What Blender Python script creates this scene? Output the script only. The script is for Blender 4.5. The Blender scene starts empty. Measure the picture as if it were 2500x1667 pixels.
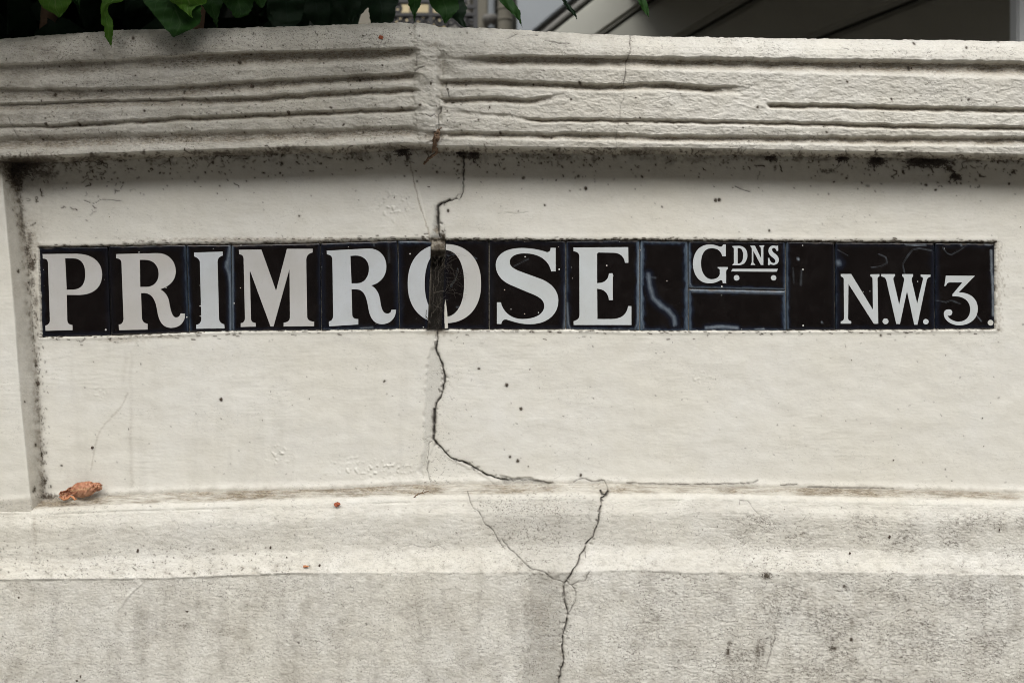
import bpy, math, random
import numpy as np
from mathutils import Vector
R = math.radians
random.seed(7)
rng = np.random.default_rng(7)
S = bpy.context.scene
COL = S.collection

# ------------------------------------------------------------------ camera
ZC = 1.30            # camera height
D0 = 1.75            # distance camera - wall panel plane (y = 0)
F = 2465.0           # focal length in pixels of a 2500 px wide picture
cam_d = bpy.data.cameras.new('camera')
cam = bpy.data.objects.new('camera', cam_d)
COL.objects.link(cam)
cam.location = (0, -D0, ZC)
cam.rotation_euler = (R(90), 0, 0)
cam_d.sensor_width = 36
cam_d.lens = F / 2500 * 36
cam_d.clip_start = 0.05
cam_d.clip_end = 500
cam_d.dof.use_dof = True
cam_d.dof.focus_distance = 1.72
cam_d.dof.aperture_fstop = 4.5
S.camera = cam

# ------------------------------------------------------------------ sky, sun, exposure
SUN_EL, SUN_AZ = 44, -22      # azimuth measured from straight behind the camera, + to the right
w = bpy.data.worlds.new('World')
S.world = w
w.use_nodes = True
nt = w.node_tree
bg = nt.nodes['Background']
sky = nt.nodes.new('ShaderNodeTexSky')
sky.sky_type = 'NISHITA'
sky.sun_disc = False
sky.sun_elevation = R(SUN_EL)
sky.sun_rotation = R(180 + SUN_AZ)
sky.air_density = 1.0
sky.dust_density = 4.0
hs = nt.nodes.new('ShaderNodeHueSaturation')
hs.inputs['Saturation'].default_value = 0.12
nt.links.new(sky.outputs[0], hs.inputs['Color'])
nt.links.new(hs.outputs[0], bg.inputs['Color'])
bg.inputs['Strength'].default_value = 0.13
sl = bpy.data.lights.new('sun', 'SUN')
sl.energy = 1.05
sl.angle = R(28)
sl.color = (1, 0.965, 0.91)
sun = bpy.data.objects.new('sun', sl)
COL.objects.link(sun)
sd = Vector((math.sin(R(SUN_AZ)) * math.cos(R(SUN_EL)), -math.cos(R(SUN_AZ)) * math.cos(R(SUN_EL)), math.sin(R(SUN_EL))))
sun.rotation_euler = (-sd).to_track_quat('-Z', 'Y').to_euler()
sun.location = sd * 30
S.view_settings.view_transform = 'Standard'
S.view_settings.look = 'None'
S.view_settings.gamma = 1
S.view_settings.use_curve_mapping = False
S.view_settings.exposure = 0.61
S.cycles.filter_width = 0.95

# ------------------------------------------------------------------ helpers
def PW(u, v, Y):
    d = D0 + Y
    return ((u - 1250) * d / F, Y, ZC - (v - 833.5) * d / F)

def zof(v, Y):
    return ZC - (v - 833.5) * (D0 + Y) / F

def curve(pts):
    a = np.array(pts, float)
    def f(x):
        # smooth (monotone-ish) interpolation: linear blurred a little
        x = np.asarray(x, float)
        return (np.interp(x - 14, a[:, 0], a[:, 1]) + 2 * np.interp(x, a[:, 0], a[:, 1]) + np.interp(x + 14, a[:, 0], a[:, 1])) / 4
    return f

_g = rng.normal(size=(256, 256, 2))
_g /= np.linalg.norm(_g, axis=2, keepdims=True)
def noise(x, y, seed=0):
    x = np.asarray(x, np.float64) + seed * 17.31
    y = np.asarray(y, np.float64) + seed * 41.73
    xi = np.floor(x).astype(np.int64); yi = np.floor(y).astype(np.int64)
    fx = x - xi; fy = y - yi
    u = fx * fx * fx * (fx * (fx * 6 - 15) + 10); v = fy * fy * fy * (fy * (fy * 6 - 15) + 10)
    def g(ix, iy, dx, dy):
        gg = _g[ix & 255, iy & 255]
        return gg[..., 0] * dx + gg[..., 1] * dy
    a = g(xi, yi, fx, fy); b = g(xi + 1, yi, fx - 1, fy)
    c = g(xi, yi + 1, fx, fy - 1); d = g(xi + 1, yi + 1, fx - 1, fy - 1)
    return ((a + (b - a) * u) * (1 - v) + (c + (d - c) * u) * v) * 1.5

def fbm(x, y, o=3, seed=0):
    r = 0; s = 1; t = 0
    for i in range(o):
        r = r + noise(x, y, seed + i * 3) * s; t += s
        x = x * 2.03; y = y * 2.03; s *= 0.5
    return r / t * 1.4

def sstep(a, b, x):
    t = np.clip((x - a) / (b - a), 0, 1)
    return t * t * (3 - 2 * t)

def tag(o, label=None, cat=None, group=None, kind=None):
    if label: o['label'] = label
    if cat: o['category'] = cat
    if group: o['group'] = group
    if kind: o['kind'] = kind
    return o

def empty(name, loc=(0, 0, 0)):
    o = bpy.data.objects.new(name, None)
    o.empty_display_size = 0.05
    o.location = loc
    COL.objects.link(o)
    return o

def link(name, me, mat, parent=None, loc=(0, 0, 0)):
    o = bpy.data.objects.new(name, me)
    if mat is not None and not me.materials:
        me.materials.append(mat)
    o.location = loc
    if parent is not None:
        o.parent = parent
    COL.objects.link(o)
    return o

def grid_mesh(name, P, attrs=None, smooth=True):
    r, c = P.shape[:2]
    me = bpy.data.meshes.new(name)
    nf = (r - 1) * (c - 1)
    me.vertices.add(r * c)
    me.vertices.foreach_set('co', np.ascontiguousarray(P.reshape(-1, 3), dtype=np.float32).ravel())
    idx = np.arange(r * c, dtype=np.int32).reshape(r, c)
    q = np.stack([idx[:-1, :-1], idx[1:, :-1], idx[1:, 1:], idx[:-1, 1:]], -1).reshape(-1)
    me.loops.add(nf * 4)
    me.loops.foreach_set('vertex_index', q)
    me.polygons.add(nf)
    me.polygons.foreach_set('loop_start', np.arange(0, nf * 4, 4, dtype=np.int32))
    me.polygons.foreach_set('loop_total', np.full(nf, 4, dtype=np.int32))
    me.update(calc_edges=True)
    if smooth:
        me.polygons.foreach_set('use_smooth', np.ones(nf, bool))
    for k, a in (attrs or {}).items():
        at = me.attributes.new(k, 'FLOAT', 'POINT')
        at.data.foreach_set('value', np.ascontiguousarray(np.broadcast_to(a, (r, c)), dtype=np.float32).ravel())
    return me

def pydata(name, v, f, smooth=False):
    me = bpy.data.meshes.new(name)
    me.from_pydata([tuple(p) for p in v], [], f)
    me.update()
    if smooth:
        for p in me.polygons: p.use_smooth = True
    return me

def box(x0, x1, y0, y1, z0, z1, bev=0.0):
    """closed box, optional chamfer on the vertical and horizontal front edges"""
    import bmesh
    bm = bmesh.new()
    vs = [bm.verts.new((x, y, z)) for x in (x0, x1) for y in (y0, y1) for z in (z0, z1)]
    for q in ((0, 1, 3, 2), (4, 6, 7, 5), (0, 4, 5, 1), (2, 3, 7, 6), (0, 2, 6, 4), (1, 5, 7, 3)):
        bm.faces.new([vs[i] for i in q])
    if bev:
        bmesh.ops.bevel(bm, geom=bm.edges[:], offset=bev, segments=2, affect='EDGES')
    bmesh.ops.recalc_face_normals(bm, faces=bm.faces[:])
    me = bpy.data.meshes.new('box')
    bm.to_mesh(me); bm.free()
    return me

def tube(pts, rad, n=6, closed_end=True):
    v = []; f = []
    pts = [Vector(p) for p in pts]
    rads = rad if isinstance(rad, (list, tuple)) else [rad] * len(pts)
    up = Vector((0.13, 0.95, 0.27)).normalized()
    for i, p in enumerate(pts):
        t = (pts[min(i + 1, len(pts) - 1)] - pts[max(i - 1, 0)]).normalized()
        a = t.cross(up)
        if a.length < 1e-3: a = t.cross(Vector((1, 0, 0)))
        a.normalize(); b = t.cross(a)
        for k in range(n):
            th = 2 * math.pi * k / n
            v.append(p + (a * math.cos(th) + b * math.sin(th)) * rads[i])
    for i in range(len(pts) - 1):
        for k in range(n):
            f.append((i * n + k, i * n + (k + 1) % n, (i + 1) * n + (k + 1) % n, (i + 1) * n + k))
    f.append(tuple(range(n - 1, -1, -1))); f.append(tuple(range((len(pts) - 1) * n, len(pts) * n)))
    return v, f

def merge(parts):
    V = []; Fc = []
    for v, f in parts:
        o = len(V); V += [tuple(p) for p in v]; Fc += [tuple(i + o for i in q) for q in f]
    return V, Fc

# ------------------------------------------------------------------ material helpers
def new_mat(name):
    m = bpy.data.materials.new(name); m.use_nodes = True
    t = m.node_tree
    return m, t, t.nodes['Principled BSDF']

def nd(t, typ, **kw):
    n = t.nodes.new(typ)
    for k, v in kw.items():
        if k in n.inputs: n.inputs[k].default_value = v
        else: setattr(n, k, v)
    return n

def mixc(t, fac, a, b, blend='MIX'):
    n = t.nodes.new('ShaderNodeMix'); n.data_type = 'RGBA'; n.blend_type = blend
    for s, x in ((n.inputs[0], fac), (n.inputs[6], a), (n.inputs[7], b)):
        if isinstance(x, bpy.types.NodeSocket): t.links.new(x, s)
        elif isinstance(x, (tuple, list)): s.default_value = (*x[:3], 1)
        else: s.default_value = x
    return n.outputs[2]

def mth(t, op, a, b=None, clamp=False):
    n = t.nodes.new('ShaderNodeMath'); n.operation = op; n.use_clamp = clamp
    for i, x in enumerate((a, b)):
        if x is None: continue
        if isinstance(x, bpy.types.NodeSocket): t.links.new(x, n.inputs[i])
        else: n.inputs[i].default_value = x
    return n.outputs[0]

def rng_map(t, x, a, b, c=0.0, d=1.0):
    n = nd(t, 'ShaderNodeMapRange'); t.links.new(x, n.inputs[0])
    for i, q in enumerate((a, b, c, d)): n.inputs[i + 1].default_value = q
    return n.outputs[0]

def nz(t, scale, detail=4, rough=0.6, vec=None, stretch=None):
    n = nd(t, 'ShaderNodeTexNoise'); n.inputs['Scale'].default_value = scale
    n.inputs['Detail'].default_value = detail; n.inputs['Roughness'].default_value = rough
    if vec is None: vec = nd(t, 'ShaderNodeTexCoord').outputs['Object']
    if stretch:
        m = nd(t, 'ShaderNodeMapping'); m.inputs['Scale'].default_value = stretch
        t.links.new(vec, m.inputs['Vector']); vec = m.outputs[0]
    t.links.new(vec, n.inputs['Vector'])
    return n.outputs['Fac']

def att(t, name):
    n = nd(t, 'ShaderNodeAttribute'); n.attribute_name = name
    return n.outputs['Fac']

def simple_mat(name, col, rough=0.8, var=0.12, scale=20, bump=0.0, bscale=60):
    m, t, b = new_mat(name)
    n = nz(t, scale, 5)
    lo = tuple(c * (1 - var) for c in col); hi = tuple(min(1, c * (1 + var)) for c in col)
    t.links.new(mixc(t, n, lo, hi), b.inputs['Base Color'])
    b.inputs['Roughness'].default_value = rough
    if bump:
        bp = nd(t, 'ShaderNodeBump'); bp.inputs['Distance'].default_value = bump; bp.inputs['Strength'].default_value = 1
        t.links.new(nz(t, bscale, 4), bp.inputs['Height']); t.links.new(bp.outputs[0], b.inputs['Normal'])
    return m

# painted stucco of the garden wall
def stucco():
    m, t, b = new_mat('painted_stucco')
    big = nz(t, 3.0, 4, 0.6); mid = nz(t, 28, 5, 0.65); fine = nz(t, 420, 3, 0.7); hz = nz(t, 60, 5, 0.7, stretch=(0.25, 1, 3.5))
    c = mixc(t, rng_map(t, big, 0.35, 0.65), (0.64, 0.617, 0.545), (0.665, 0.652, 0.603))
    c = mixc(t, rng_map(t, mid, 0.4, 0.72, 0, 0.35), c, (0.56, 0.535, 0.455))
    c = mixc(t, rng_map(t, hz, 0.56, 0.78, 0, 0.2), c, (0.50, 0.485, 0.43))
    c = mixc(t, att(t, 'mortar'), c, mixc(t, rng_map(t, fine, 0.35, 0.65), (0.355, 0.347, 0.315), (0.50, 0.490, 0.447)))
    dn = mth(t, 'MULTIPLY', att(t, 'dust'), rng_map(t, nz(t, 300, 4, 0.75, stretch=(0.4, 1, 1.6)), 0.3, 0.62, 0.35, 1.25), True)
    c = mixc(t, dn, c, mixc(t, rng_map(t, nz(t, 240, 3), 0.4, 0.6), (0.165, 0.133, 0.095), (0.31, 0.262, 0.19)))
    sp = rng_map(t, nz(t, 400, 3, 0.65), 0.555, 0.66, 0, 0.75)
    sp = mth(t, 'MULTIPLY', sp, mth(t, 'ADD', att(t, 'mold'), 0.10), True)
    st = mth(t, 'MULTIPLY', att(t, 'soot_shade'), rng_map(t, nz(t, 120, 4, .7), .3, .65, .45, 1.25), True)
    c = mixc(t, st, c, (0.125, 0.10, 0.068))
    rn = nz(t, 95, 3, .62, stretch=(.55, 1, 1.5))
    rid = rng_map(t, mth(t, 'ABSOLUTE', mth(t, 'SUBTRACT', rn, .5)), 0.0, .027, 1, 0)
    brk = rng_map(t, nz(t, 210, 3, .7), .46, .60)
    rid = mth(t, 'MULTIPLY', mth(t, 'MULTIPLY', rid, brk), att(t, 'wrk'), True)
    g = mth(t, 'MAXIMUM', mth(t, 'MULTIPLY', att(t, 'grime'), rng_map(t, fine, 0.3, 0.55, 0.85, 1.5), True), sp)
    g = mth(t, 'MAXIMUM', g, mth(t, 'MULTIPLY', rid, .8))
    c = mixc(t, g, c, (0.062, 0.048, 0.033))
    c = mixc(t, att(t, 'crack'), c, (0.026, 0.021, 0.016))
    t.links.new(c, b.inputs['Base Color'])
    b.inputs['Roughness'].default_value = 0.62
    b.inputs['Specular IOR Level'].default_value = 0.35
    h = mth(t, 'ADD', mth(t, 'MULTIPLY', fine, 0.35), mth(t, 'MULTIPLY', nz(t, 170, 4, 0.6, stretch=(0.55, 1, 1.5)), 0.65))
    h = mth(t, 'SUBTRACT', h, mth(t, 'MULTIPLY', rid, .5))
    bp = nd(t, 'ShaderNodeBump'); bp.inputs['Distance'].default_value = 0.0011
    bs = mth(t, 'ADD', mth(t, 'MULTIPLY', mth(t, 'ADD', att(t, 'rough'), mth(t, 'MULTIPLY', att(t, 'mortar'), .6)), 0.60), 0.17)
    t.links.new(bs, bp.inputs['Strength'])
    t.links.new(h, bp.inputs['Height']); t.links.new(bp.outputs[0], b.inputs['Normal'])
    return m
M_ST = stucco()

# ------------------------------------------------------------------ wall curves (photo pixels)
vt = curve([(-400, 118), (0, 96), (150, 85), (300, 74), (500, 70), (700, 66), (840, 61), (930, 57), (970, 56), (1010, 58), (1045, 63), (1075, 68), (1200, 69.5), (1300, 76), (1420, 83), (1600, 90), (1900, 94), (2200, 98), (2500, 102), (2900, 108)])
vb = curve([(-400, 400), (0, 385), (360, 370), (700, 359), (840, 357), (1000, 348), (1030, 352), (1075, 356), (1300, 359), (1500, 362), (1600, 360), (2048, 369), (2500, 377), (2900, 386)])
vl = curve([(-400, 1240), (0, 1226), (130, 1216), (300, 1206), (500, 1197), (800, 1192), (1000, 1180), (1300, 1178), (1480, 1177), (1560, 1183), (1700, 1184), (2000, 1189), (2500, 1201), (2900, 1212)])
vd = curve([(-400, 1252), (0, 1238), (100, 1239), (300, 1230), (500, 1225), (800, 1215), (1000, 1208), (1300, 1205), (1560, 1204), (1700, 1203), (2000, 1211), (2500, 1221), (2900, 1232)])
ve = curve([(-400, 1425), (0, 1413), (400, 1410), (560, 1403), (700, 1397), (800, 1398), (1000, 1396), (1200, 1397), (1400, 1396), (1560, 1389), (1700, 1397), (2000, 1395), (2500, 1403), (2900, 1410)])
uo = curve([(300, -4), (404, 2), (531, 13), (659, 25), (818, 38), (968, 49), (1095, 62), (1207, 74), (1300, 82)])
ui = curve([(300, 40), (467, 46), (515, 52), (600, 66), (700, 74), (840, 84), (935, 93), (1063, 99), (1190, 106), (1300, 110)])
tt = curve([(60, 606), (93, 605), (264, 602), (454, 599), (566, 598), (782, 594), (970, 588), (1053, 588), (1087, 587), (1381, 588), (1562, 587), (1680, 589), (1918, 590), (2038, 592), (2281, 592), (2430, 593), (2500, 593)])
tb = curve([(60, 824), (101, 822), (272, 819), (462, 811), (566, 807), (785, 806), (975, 803), (1194, 804), (1381, 804), (1562, 807), (1920, 806), (2282, 804), (2429, 803), (2500, 803)])

# ------------------------------------------------------------------ raster maps of marks on the wall face
U0, V0, WU, WV = -300, -50, 3100, 1850
def newmap(): return np.zeros((WV, WU), np.float32)
MP = {k: newmap() for k in ('crackd', 'crack', 'grime', 'dust', 'mortar', 'h', 'mold')}
def _win(u0, u1, v0, v1):
    a = max(0, int(u0 - U0)); b = min(WU, int(u1 - U0) + 1); c = max(0, int(v0 - V0)); d = min(WV, int(v1 - V0) + 1)
    if b <= a or d <= c: return None
    vv, uu = np.mgrid[c:d, a:b]
    return slice(c, d), slice(a, b), uu + U0, vv + V0
def seg(maps, p, q, w):
    m = w + 2
    W = _win(min(p[0], q[0]) - m, max(p[0], q[0]) + m, min(p[1], q[1]) - m, max(p[1], q[1]) + m)
    if W is None: return
    sv, su, uu, vv = W
    dx, dy = q[0] - p[0], q[1] - p[1]; L = dx * dx + dy * dy + 1e-6
    tt_ = np.clip(((uu - p[0]) * dx + (vv - p[1]) * dy) / L, 0, 1)
    d = np.hypot(uu - p[0] - tt_ * dx, vv - p[1] - tt_ * dy)
    k = np.clip(1.25 - d / w, 0, 1)
    for mp, val in maps:
        MP[mp][sv, su] = np.maximum(MP[mp][sv, su], k * val)
def line(maps, pts, w, jit=2.0, step=7):
    P = []
    for i in range(len(pts) - 1):
        a, b = pts[i], pts[i + 1]; n = max(1, int(math.hypot(b[0] - a[0], b[1] - a[1]) / step))
        for k in range(n):
            P.append((a[0] + (b[0] - a[0]) * k / n + (random.uniform(-jit, jit) if k else 0), a[1] + (b[1] - a[1]) * k / n + (random.uniform(-jit, jit) if k else 0), i + k / n))
    P.append((*pts[-1], len(pts) - 1))
    for i in range(len(P) - 1):
        ww = (np.interp(P[i][2], range(len(pts)), w) if isinstance(w, (list, tuple)) else w) * random.uniform(0.45, 1.25) * (.80 if len(maps) == 2 and maps[0][1] == 1.0 else .85)
        seg(maps, P[i], P[i + 1], ww)
def blob(mp, u, v, ru, rv, val, rag=0.5, sc=0.12, seed=1):
    W = _win(u - ru * 1.6, u + ru * 1.6, v - rv * 1.6, v + rv * 1.6)
    if W is None: return
    sv, su, uu, vv = W
    d = np.hypot((uu - u) / ru, (vv - v) / rv) + rag * fbm(uu * sc, vv * sc, 3, seed)
    k = np.clip(1.4 - 1.4 * d, 0, 1) ** 0.8 * val
    MP[mp][sv, su] = np.maximum(MP[mp][sv, su], k)
def poly(mp, pts, val, feather=4, rag=3.0, op='max'):
    us = [p[0] for p in pts]; vs = [p[1] for p in pts]
    W = _win(min(us) - 20, max(us) + 20, min(vs) - 20, max(vs) + 20)
    sv, su, uu, vv = W
    x = uu + rag * fbm(uu * 0.06, vv * 0.06, 2, 5); y = vv + rag * fbm(uu * 0.06, vv * 0.06, 2, 9)
    ins = np.zeros(uu.shape, bool); dm = np.full(uu.shape, 1e9)
    n = len(pts)
    for i in range(n):
        (x0, y0), (x1, y1) = pts[i], pts[(i + 1) % n]
        c = ((y0 > y) != (y1 > y)) & (x < (x1 - x0) * (y - y0) / ((y1 - y0) or 1e-9) + x0)
        ins ^= c
        dx, dy = x1 - x0, y1 - y0; tq = np.clip(((x - x0) * dx + (y - y0) * dy) / (dx * dx + dy * dy + 1e-9), 0, 1)
        dm = np.minimum(dm, np.hypot(x - x0 - tq * dx, y - y0 - tq * dy))
    k = sstep(-feather, feather, np.where(ins, dm, -dm)) * val
    if op == 'max': MP[mp][sv, su] = np.maximum(MP[mp][sv, su], k)
    else: MP[mp][sv, su] += k

CR = [('crackd', 1.0), ('crack', 1.0)]
HL = [('crackd', 0.25), ('crack', 0.75)]
# main crack below the tiles
line(CR, [(1068, 806), (1069, 826), (1064, 850), (1072, 870), (1081, 890), (1086, 925), (1082, 950), (1076, 970), (1065, 985), (1061, 1005)], [3, 3.4, 4, 2.6, 3, 3.4, 2.6, 2.4, 3.4, 5], 1.5)
line(CR, [(1061, 1000), (1060, 1040), (1058, 1072)], [5, 5.6, 4.4], 1)
line(CR, [(1058, 1072), (1080, 1095), (1100, 1117), (1140, 1131), (1165, 1145), (1190, 1160), (1215, 1167), (1240, 1172)], [4, 3, 3, 2.8, 2.6, 2.2, 3.2, 2.6], 1.8)
line(HL, [(1240, 1172), (1290, 1170), (1320, 1174), (1350, 1178)], 2.2, 2)
line(HL, [(1400, 1176), (1415, 1169), (1430, 1168), (1445, 1174), (1475, 1172), (1482, 1186), (1484, 1200)], 1.9, 1.5)
line(CR, [(1466, 1198), (1470, 1206), (1478, 1208), (1484, 1200), (1480, 1208), (1472, 1214), (1468, 1215)], 3.2, 1)
line(CR, [(1468, 1215), (1467, 1235), (1462, 1260), (1457, 1285), (1448, 1310), (1430, 1328), (1425, 1345), (1415, 1355), (1411, 1375), (1400, 1390), (1392, 1405), (1384, 1418), (1377, 1425), (1377, 1445), (1379, 1470), (1385, 1490), (1385, 1500), (1383, 1520), (1375, 1545), (1372, 1580), (1376, 1610), (1368, 1640), (1364, 1667), (1360, 1720)], [1.9] * 5 + [2.2] * 4 + [1.7] * 6 + [2.2] * 9, 1.6)
line(HL, [(1142, 1200), (1148, 1225), (1155, 1240), (1170, 1250), (1185, 1280), (1205, 1295), (1215, 1315), (1230, 1335)], 1.6, 1.6)
line(HL, [(1226, 1315), (1240, 1335), (1260, 1352), (1285, 1378), (1300, 1390), (1330, 1396), (1345, 1410), (1376, 1422)], 1.6, 1.6)
line(HL, [(1386, 1424), (1396, 1428), (1406, 1445), (1403, 1470), (1395, 1485), (1386, 1497)], 1.6, 1.4)
line(HL, [(1396, 1428), (1412, 1419), (1428, 1418), (1434, 1402), (1442, 1392)], 1.7, 1.4)
line(HL, [(1427, 1340), (1430, 1362)], 1.2, 0.6)
# upper crack
line(CR, [(1132, 366), (1133, 400), (1131, 430), (1130, 470), (1124, 483)], [3, 2, 2, 1.7, 1.7], 1.3)
line(HL, [(1130, 474), (1118, 475), (1112, 484), (1120, 488), (1126, 480)], 1.3, 0.8)
line(CR, [(1118, 484), (1095, 490), (1078, 496), (1069, 503), (1069, 530), (1071, 555), (1074, 578)], [1.6, 2, 3, 3.4, 4, 2.4, 2.4], 1.4)
line(CR, [(1098, 487), (1084, 496), (1083, 502)], 3, 1)
line([('crackd', 0.12), ('dust', 0.65)], [(1000, 395), (1012, 450), (1024, 500), (1040, 545), (1050, 586)], 2.6, 1.5)
line(HL, [(1047, 1125), (1042, 1145), (1048, 1165), (1052, 1176)], 1.7, 1)
line(HL, [(1062, 1072), (1048, 1080), (1045, 1110), (1042, 1130)], 1.2, 1)
# coping cracks
line(HL, [(1538, 86), (1537, 105), (1540, 120), (1530, 150), (1527, 175), (1522, 208)], 1.8, 1.4)
line([('crackd', .1), ('crack', .45)], [(1524, 222), (1523, 240), (1514, 262), (1512, 290), (1506, 320), (1505, 350), (1503, 372)], 1.5, 1.6)
line(HL, [(1090, 200), (1088, 212), (1094, 225), (1096, 236)], 1.5, 1)
line(HL, [(1079, 262), (1076, 272), (1070, 280), (1071, 300), (1071, 322)], 1.8, 1)
line(HL, [(1022, 279), (1040, 281), (1052, 287), (1062, 279)], 1.4, 1)
line(HL, [(1017, 136), (1017, 162)], 1.6, 0.5)
line(HL, [(20, 287), (28, 305), (34, 318), (44, 336)], 1.3, 1)
line(HL, [(262, 238), (285, 245)], 1.2, 1)
for a in ([(1238, 97), (1262, 84)], [(1275, 87), (1312, 86)], [(2055, 118), (2072, 121)], [(1330, 100), (1360, 106), (1390, 108)], [(100, 122), (118, 124), (135, 116)]):
    line(HL, a, 1.3, 1)
for (P_c, n_) in (([(1068, 806), (1064, 850), (1081, 890), (1086, 925), (1065, 985), (1060, 1060)], 26), ([(1058, 1072), (1100, 1117), (1165, 1145), (1240, 1172)], 24), ([(1468, 1215), (1448, 1310), (1411, 1375), (1377, 1425)], 14), ([(1377, 1445), (1385, 1500), (1372, 1580), (1364, 1667)], 16), ([(1131, 380), (1130, 470)], 8), ([(1095, 490), (1069, 503), (1071, 555)], 14), ([(1074, 578), (1068, 806)], 0)):
    for _ in range(n_):
        i_ = random.randrange(len(P_c) - 1); t_ = random.random()
        cu_ = P_c[i_][0] + (P_c[i_ + 1][0] - P_c[i_][0]) * t_ + random.gauss(0, 2.5); cv_ = P_c[i_][1] + (P_c[i_ + 1][1] - P_c[i_][1]) * t_
        seg([('crackd', .35), ('mortar', .8), ('crack', random.choice((0, 0, .5)))], (cu_, cv_), (cu_ + random.gauss(0, 3), cv_ + random.gauss(0, 4)), random.uniform(1.2, 3.2))
# fine joints along the foot of the panel
line(HL, [(1530, 1178), (1600, 1180), (1680, 1182), (1745, 1181), (1800, 1180), (1838, 1178), (1850, 1172)], 1.7, 1.2)
line(HL, [(1905, 1184), (1945, 1182)], 1.5, 1)
line(HL, [(1970, 1188), (2080, 1190), (2180, 1192)], 1.6, 1)
line(HL, [(205, 490), (228, 497), (250, 488), (275, 489), (300, 492)], 1.2, 1)
line([('crackd', .1), ('crack', .4)], [(1215, 522), (1240, 519), (1262, 521), (1290, 518)], 1.2, 1)
line(HL, [(1795, 455), (1810, 462), (1830, 468)], 1.5, 1)
line([('h', 1.2)], [(345, 1425), (310, 1455), (290, 1490)], 4, 1)
line([('crackd', .1), ('crack', .35)], [(352, 1421), (318, 1452), (298, 1482), (286, 1492)], 1.2, 1)
line([('crackd', .1), ('crack', .45)], [(970, 1340), (1005, 1328), (1040, 1338), (1070, 1330), (1090, 1342)], 1.2, 1.5)
line([('crackd', .1), ('crack', .55)], [(1805, 1232), (1806, 1220), (1825, 1222), (1838, 1240), (1850, 1253), (1858, 1256)], 1.3, 1)
line(HL, [(1893, 1553), (1885, 1580), (1876, 1610), (1870, 1632)], 1.5, .6)
# wide crevice with old mortar, patches
poly('mortar', [(1220, 1160), (1245, 1166), (1290, 1165), (1345, 1180), (1230, 1181)], 0.95, 2)
poly('h', [(1220, 1160), (1245, 1166), (1290, 1165), (1345, 1180), (1230, 1181)], -2.5, 2, op='add')
pt = [(1052, 852), (1066, 850), (1079, 886), (1084, 925), (1080, 960), (1062, 990), (1056, 1072), (1046, 1082), (1038, 1125), (1030, 1168), (1022, 1150), (1034, 1090), (1036, 1000), (1040, 920), (1045, 880)]
poly('mortar', pt, 0.45, 4, 4); poly('h', pt, -2.2, 4.5, 4, 'add')
poly('h', [(1062, 1080), (1100, 1122), (1190, 1166), (1210, 1185), (1048, 1185), (1050, 1110)], -1.6, 2.5, 2, 'add')
poly('h', [(1000, 372), (1130, 372), (1126, 480), (1070, 503), (1072, 580), (1050, 586)], -1.6, 2.0, 1.5, 'add')
poly('mortar', [(1062, 500), (1075, 565), (1090, 600), (1090, 622), (1047, 622), (1047, 588), (1058, 556)], 1.0, 5, 3)
blob('grime', 1070, 604, 17, 16, .55, .9, .2); blob('grime', 1082, 585, 8, 26, .9, .8, .2); blob('dust', 1068, 560, 12, 12, .9)
pt = [(1150, 1214), (1465, 1210), (1450, 1312), (1412, 1365), (1378, 1420), (1300, 1392), (1235, 1330), (1190, 1285)]
poly('mortar', pt, 0.36, 16, 6); poly('h', [(1200, 1330), (1420, 1330), (1430, 1400), (1330, 1412), (1220, 1400)], 1.6, 18, 8, 'add')
pt = [(1255, 1360), (1300, 1392), (1376, 1422), (1380, 1470), (1386, 1500), (1374, 1560), (1370, 1640), (1362, 1720), (1270, 1720), (1284, 1600), (1290, 1520), (1296, 1440)]
poly('mortar', pt, 0.58, 11, 16); poly('h', pt, -1.6, 6, 16, 'add')
for (a, b, c, d, e) in ((1320, 1480, 40, 60, .55), (1330, 1570, 36, 50, .4), (1310, 1650, 40, 50, .5), (1290, 1420, 30, 30, .3)): blob('mold', a, b, c, d, e, .8, .06); blob('dust', a + 14, b + 20, c, d, e * .5, .8, .05)
line([('h', 1.0)], [(1292, 1440), (1292, 1500), (1284, 1560), (1286, 1610), (1276, 1670)], 5, 3)
for (a, b, c, d, e) in ((1245, 1235, 90, 30, .8), (1340, 1240, 60, 26, .8), (1275, 1280, 80, 50, .5)):
    blob('mold', a, b, c, d, e * 1.6, .6, .05)
poly('crack', [(1050, 622), (1090, 622), (1088, 720), (1080, 808), (1040, 808), (1046, 700)], 1.0, 3, 1)  # shade inside the split tile painted near-black on its floor
# the lumpy vertical mend in the coping
for (a, b, c, d, e) in ((1042, 188, 24, 20, 2.6), (1040, 145, 26, 18, 1.4), (1062, 232, 14, 24, 1.8), (1035, 250, 18, 16, 1.2), (1038, 290, 24, 20, 2.2), (1032, 262, 12, 8, 1.6), (1086, 330, 10, 12, 2.6), (1045, 318, 26, 12, 1.2), (1052, 100, 34, 20, 1.0), (1093, 205, 10, 14, 1.2), (1100, 300, 30, 20, 1.0)):
    W = _win(a - 3 * c, a + 3 * c, b - 3 * d, b + 3 * d)
    sv, su, uu, vv = W
    MP['h'][sv, su] += 1.7 * e * np.exp(-(((uu - a) / c) ** 2 + ((vv - b) / d) ** 2) ** 1.6)
for (a, b, c, d, e) in ((1082, 165, 12, 22, -4.0), (1095, 178, 22, 12, -1.6), (1060, 115, 16, 8, -1.6), (1075, 250, 8, 30, -1.0), (1092, 243, 14, 8, -1.8), (1020, 240, 22, 5, -1.2)):
    W = _win(a - 3 * c, a + 3 * c, b - 3 * d, b + 3 * d)
    sv, su, uu, vv = W
    MP['h'][sv, su] += e * np.exp(-(((uu - a) / c) ** 2 + ((vv - b) / d) ** 2))
poly('h', [(1012, 50), (1062, 50), (1074, 130), (1068, 240), (1070, 344), (1022, 346), (1010, 250), (1016, 150)], 2.0, 2.5, 9, 'add')
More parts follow.
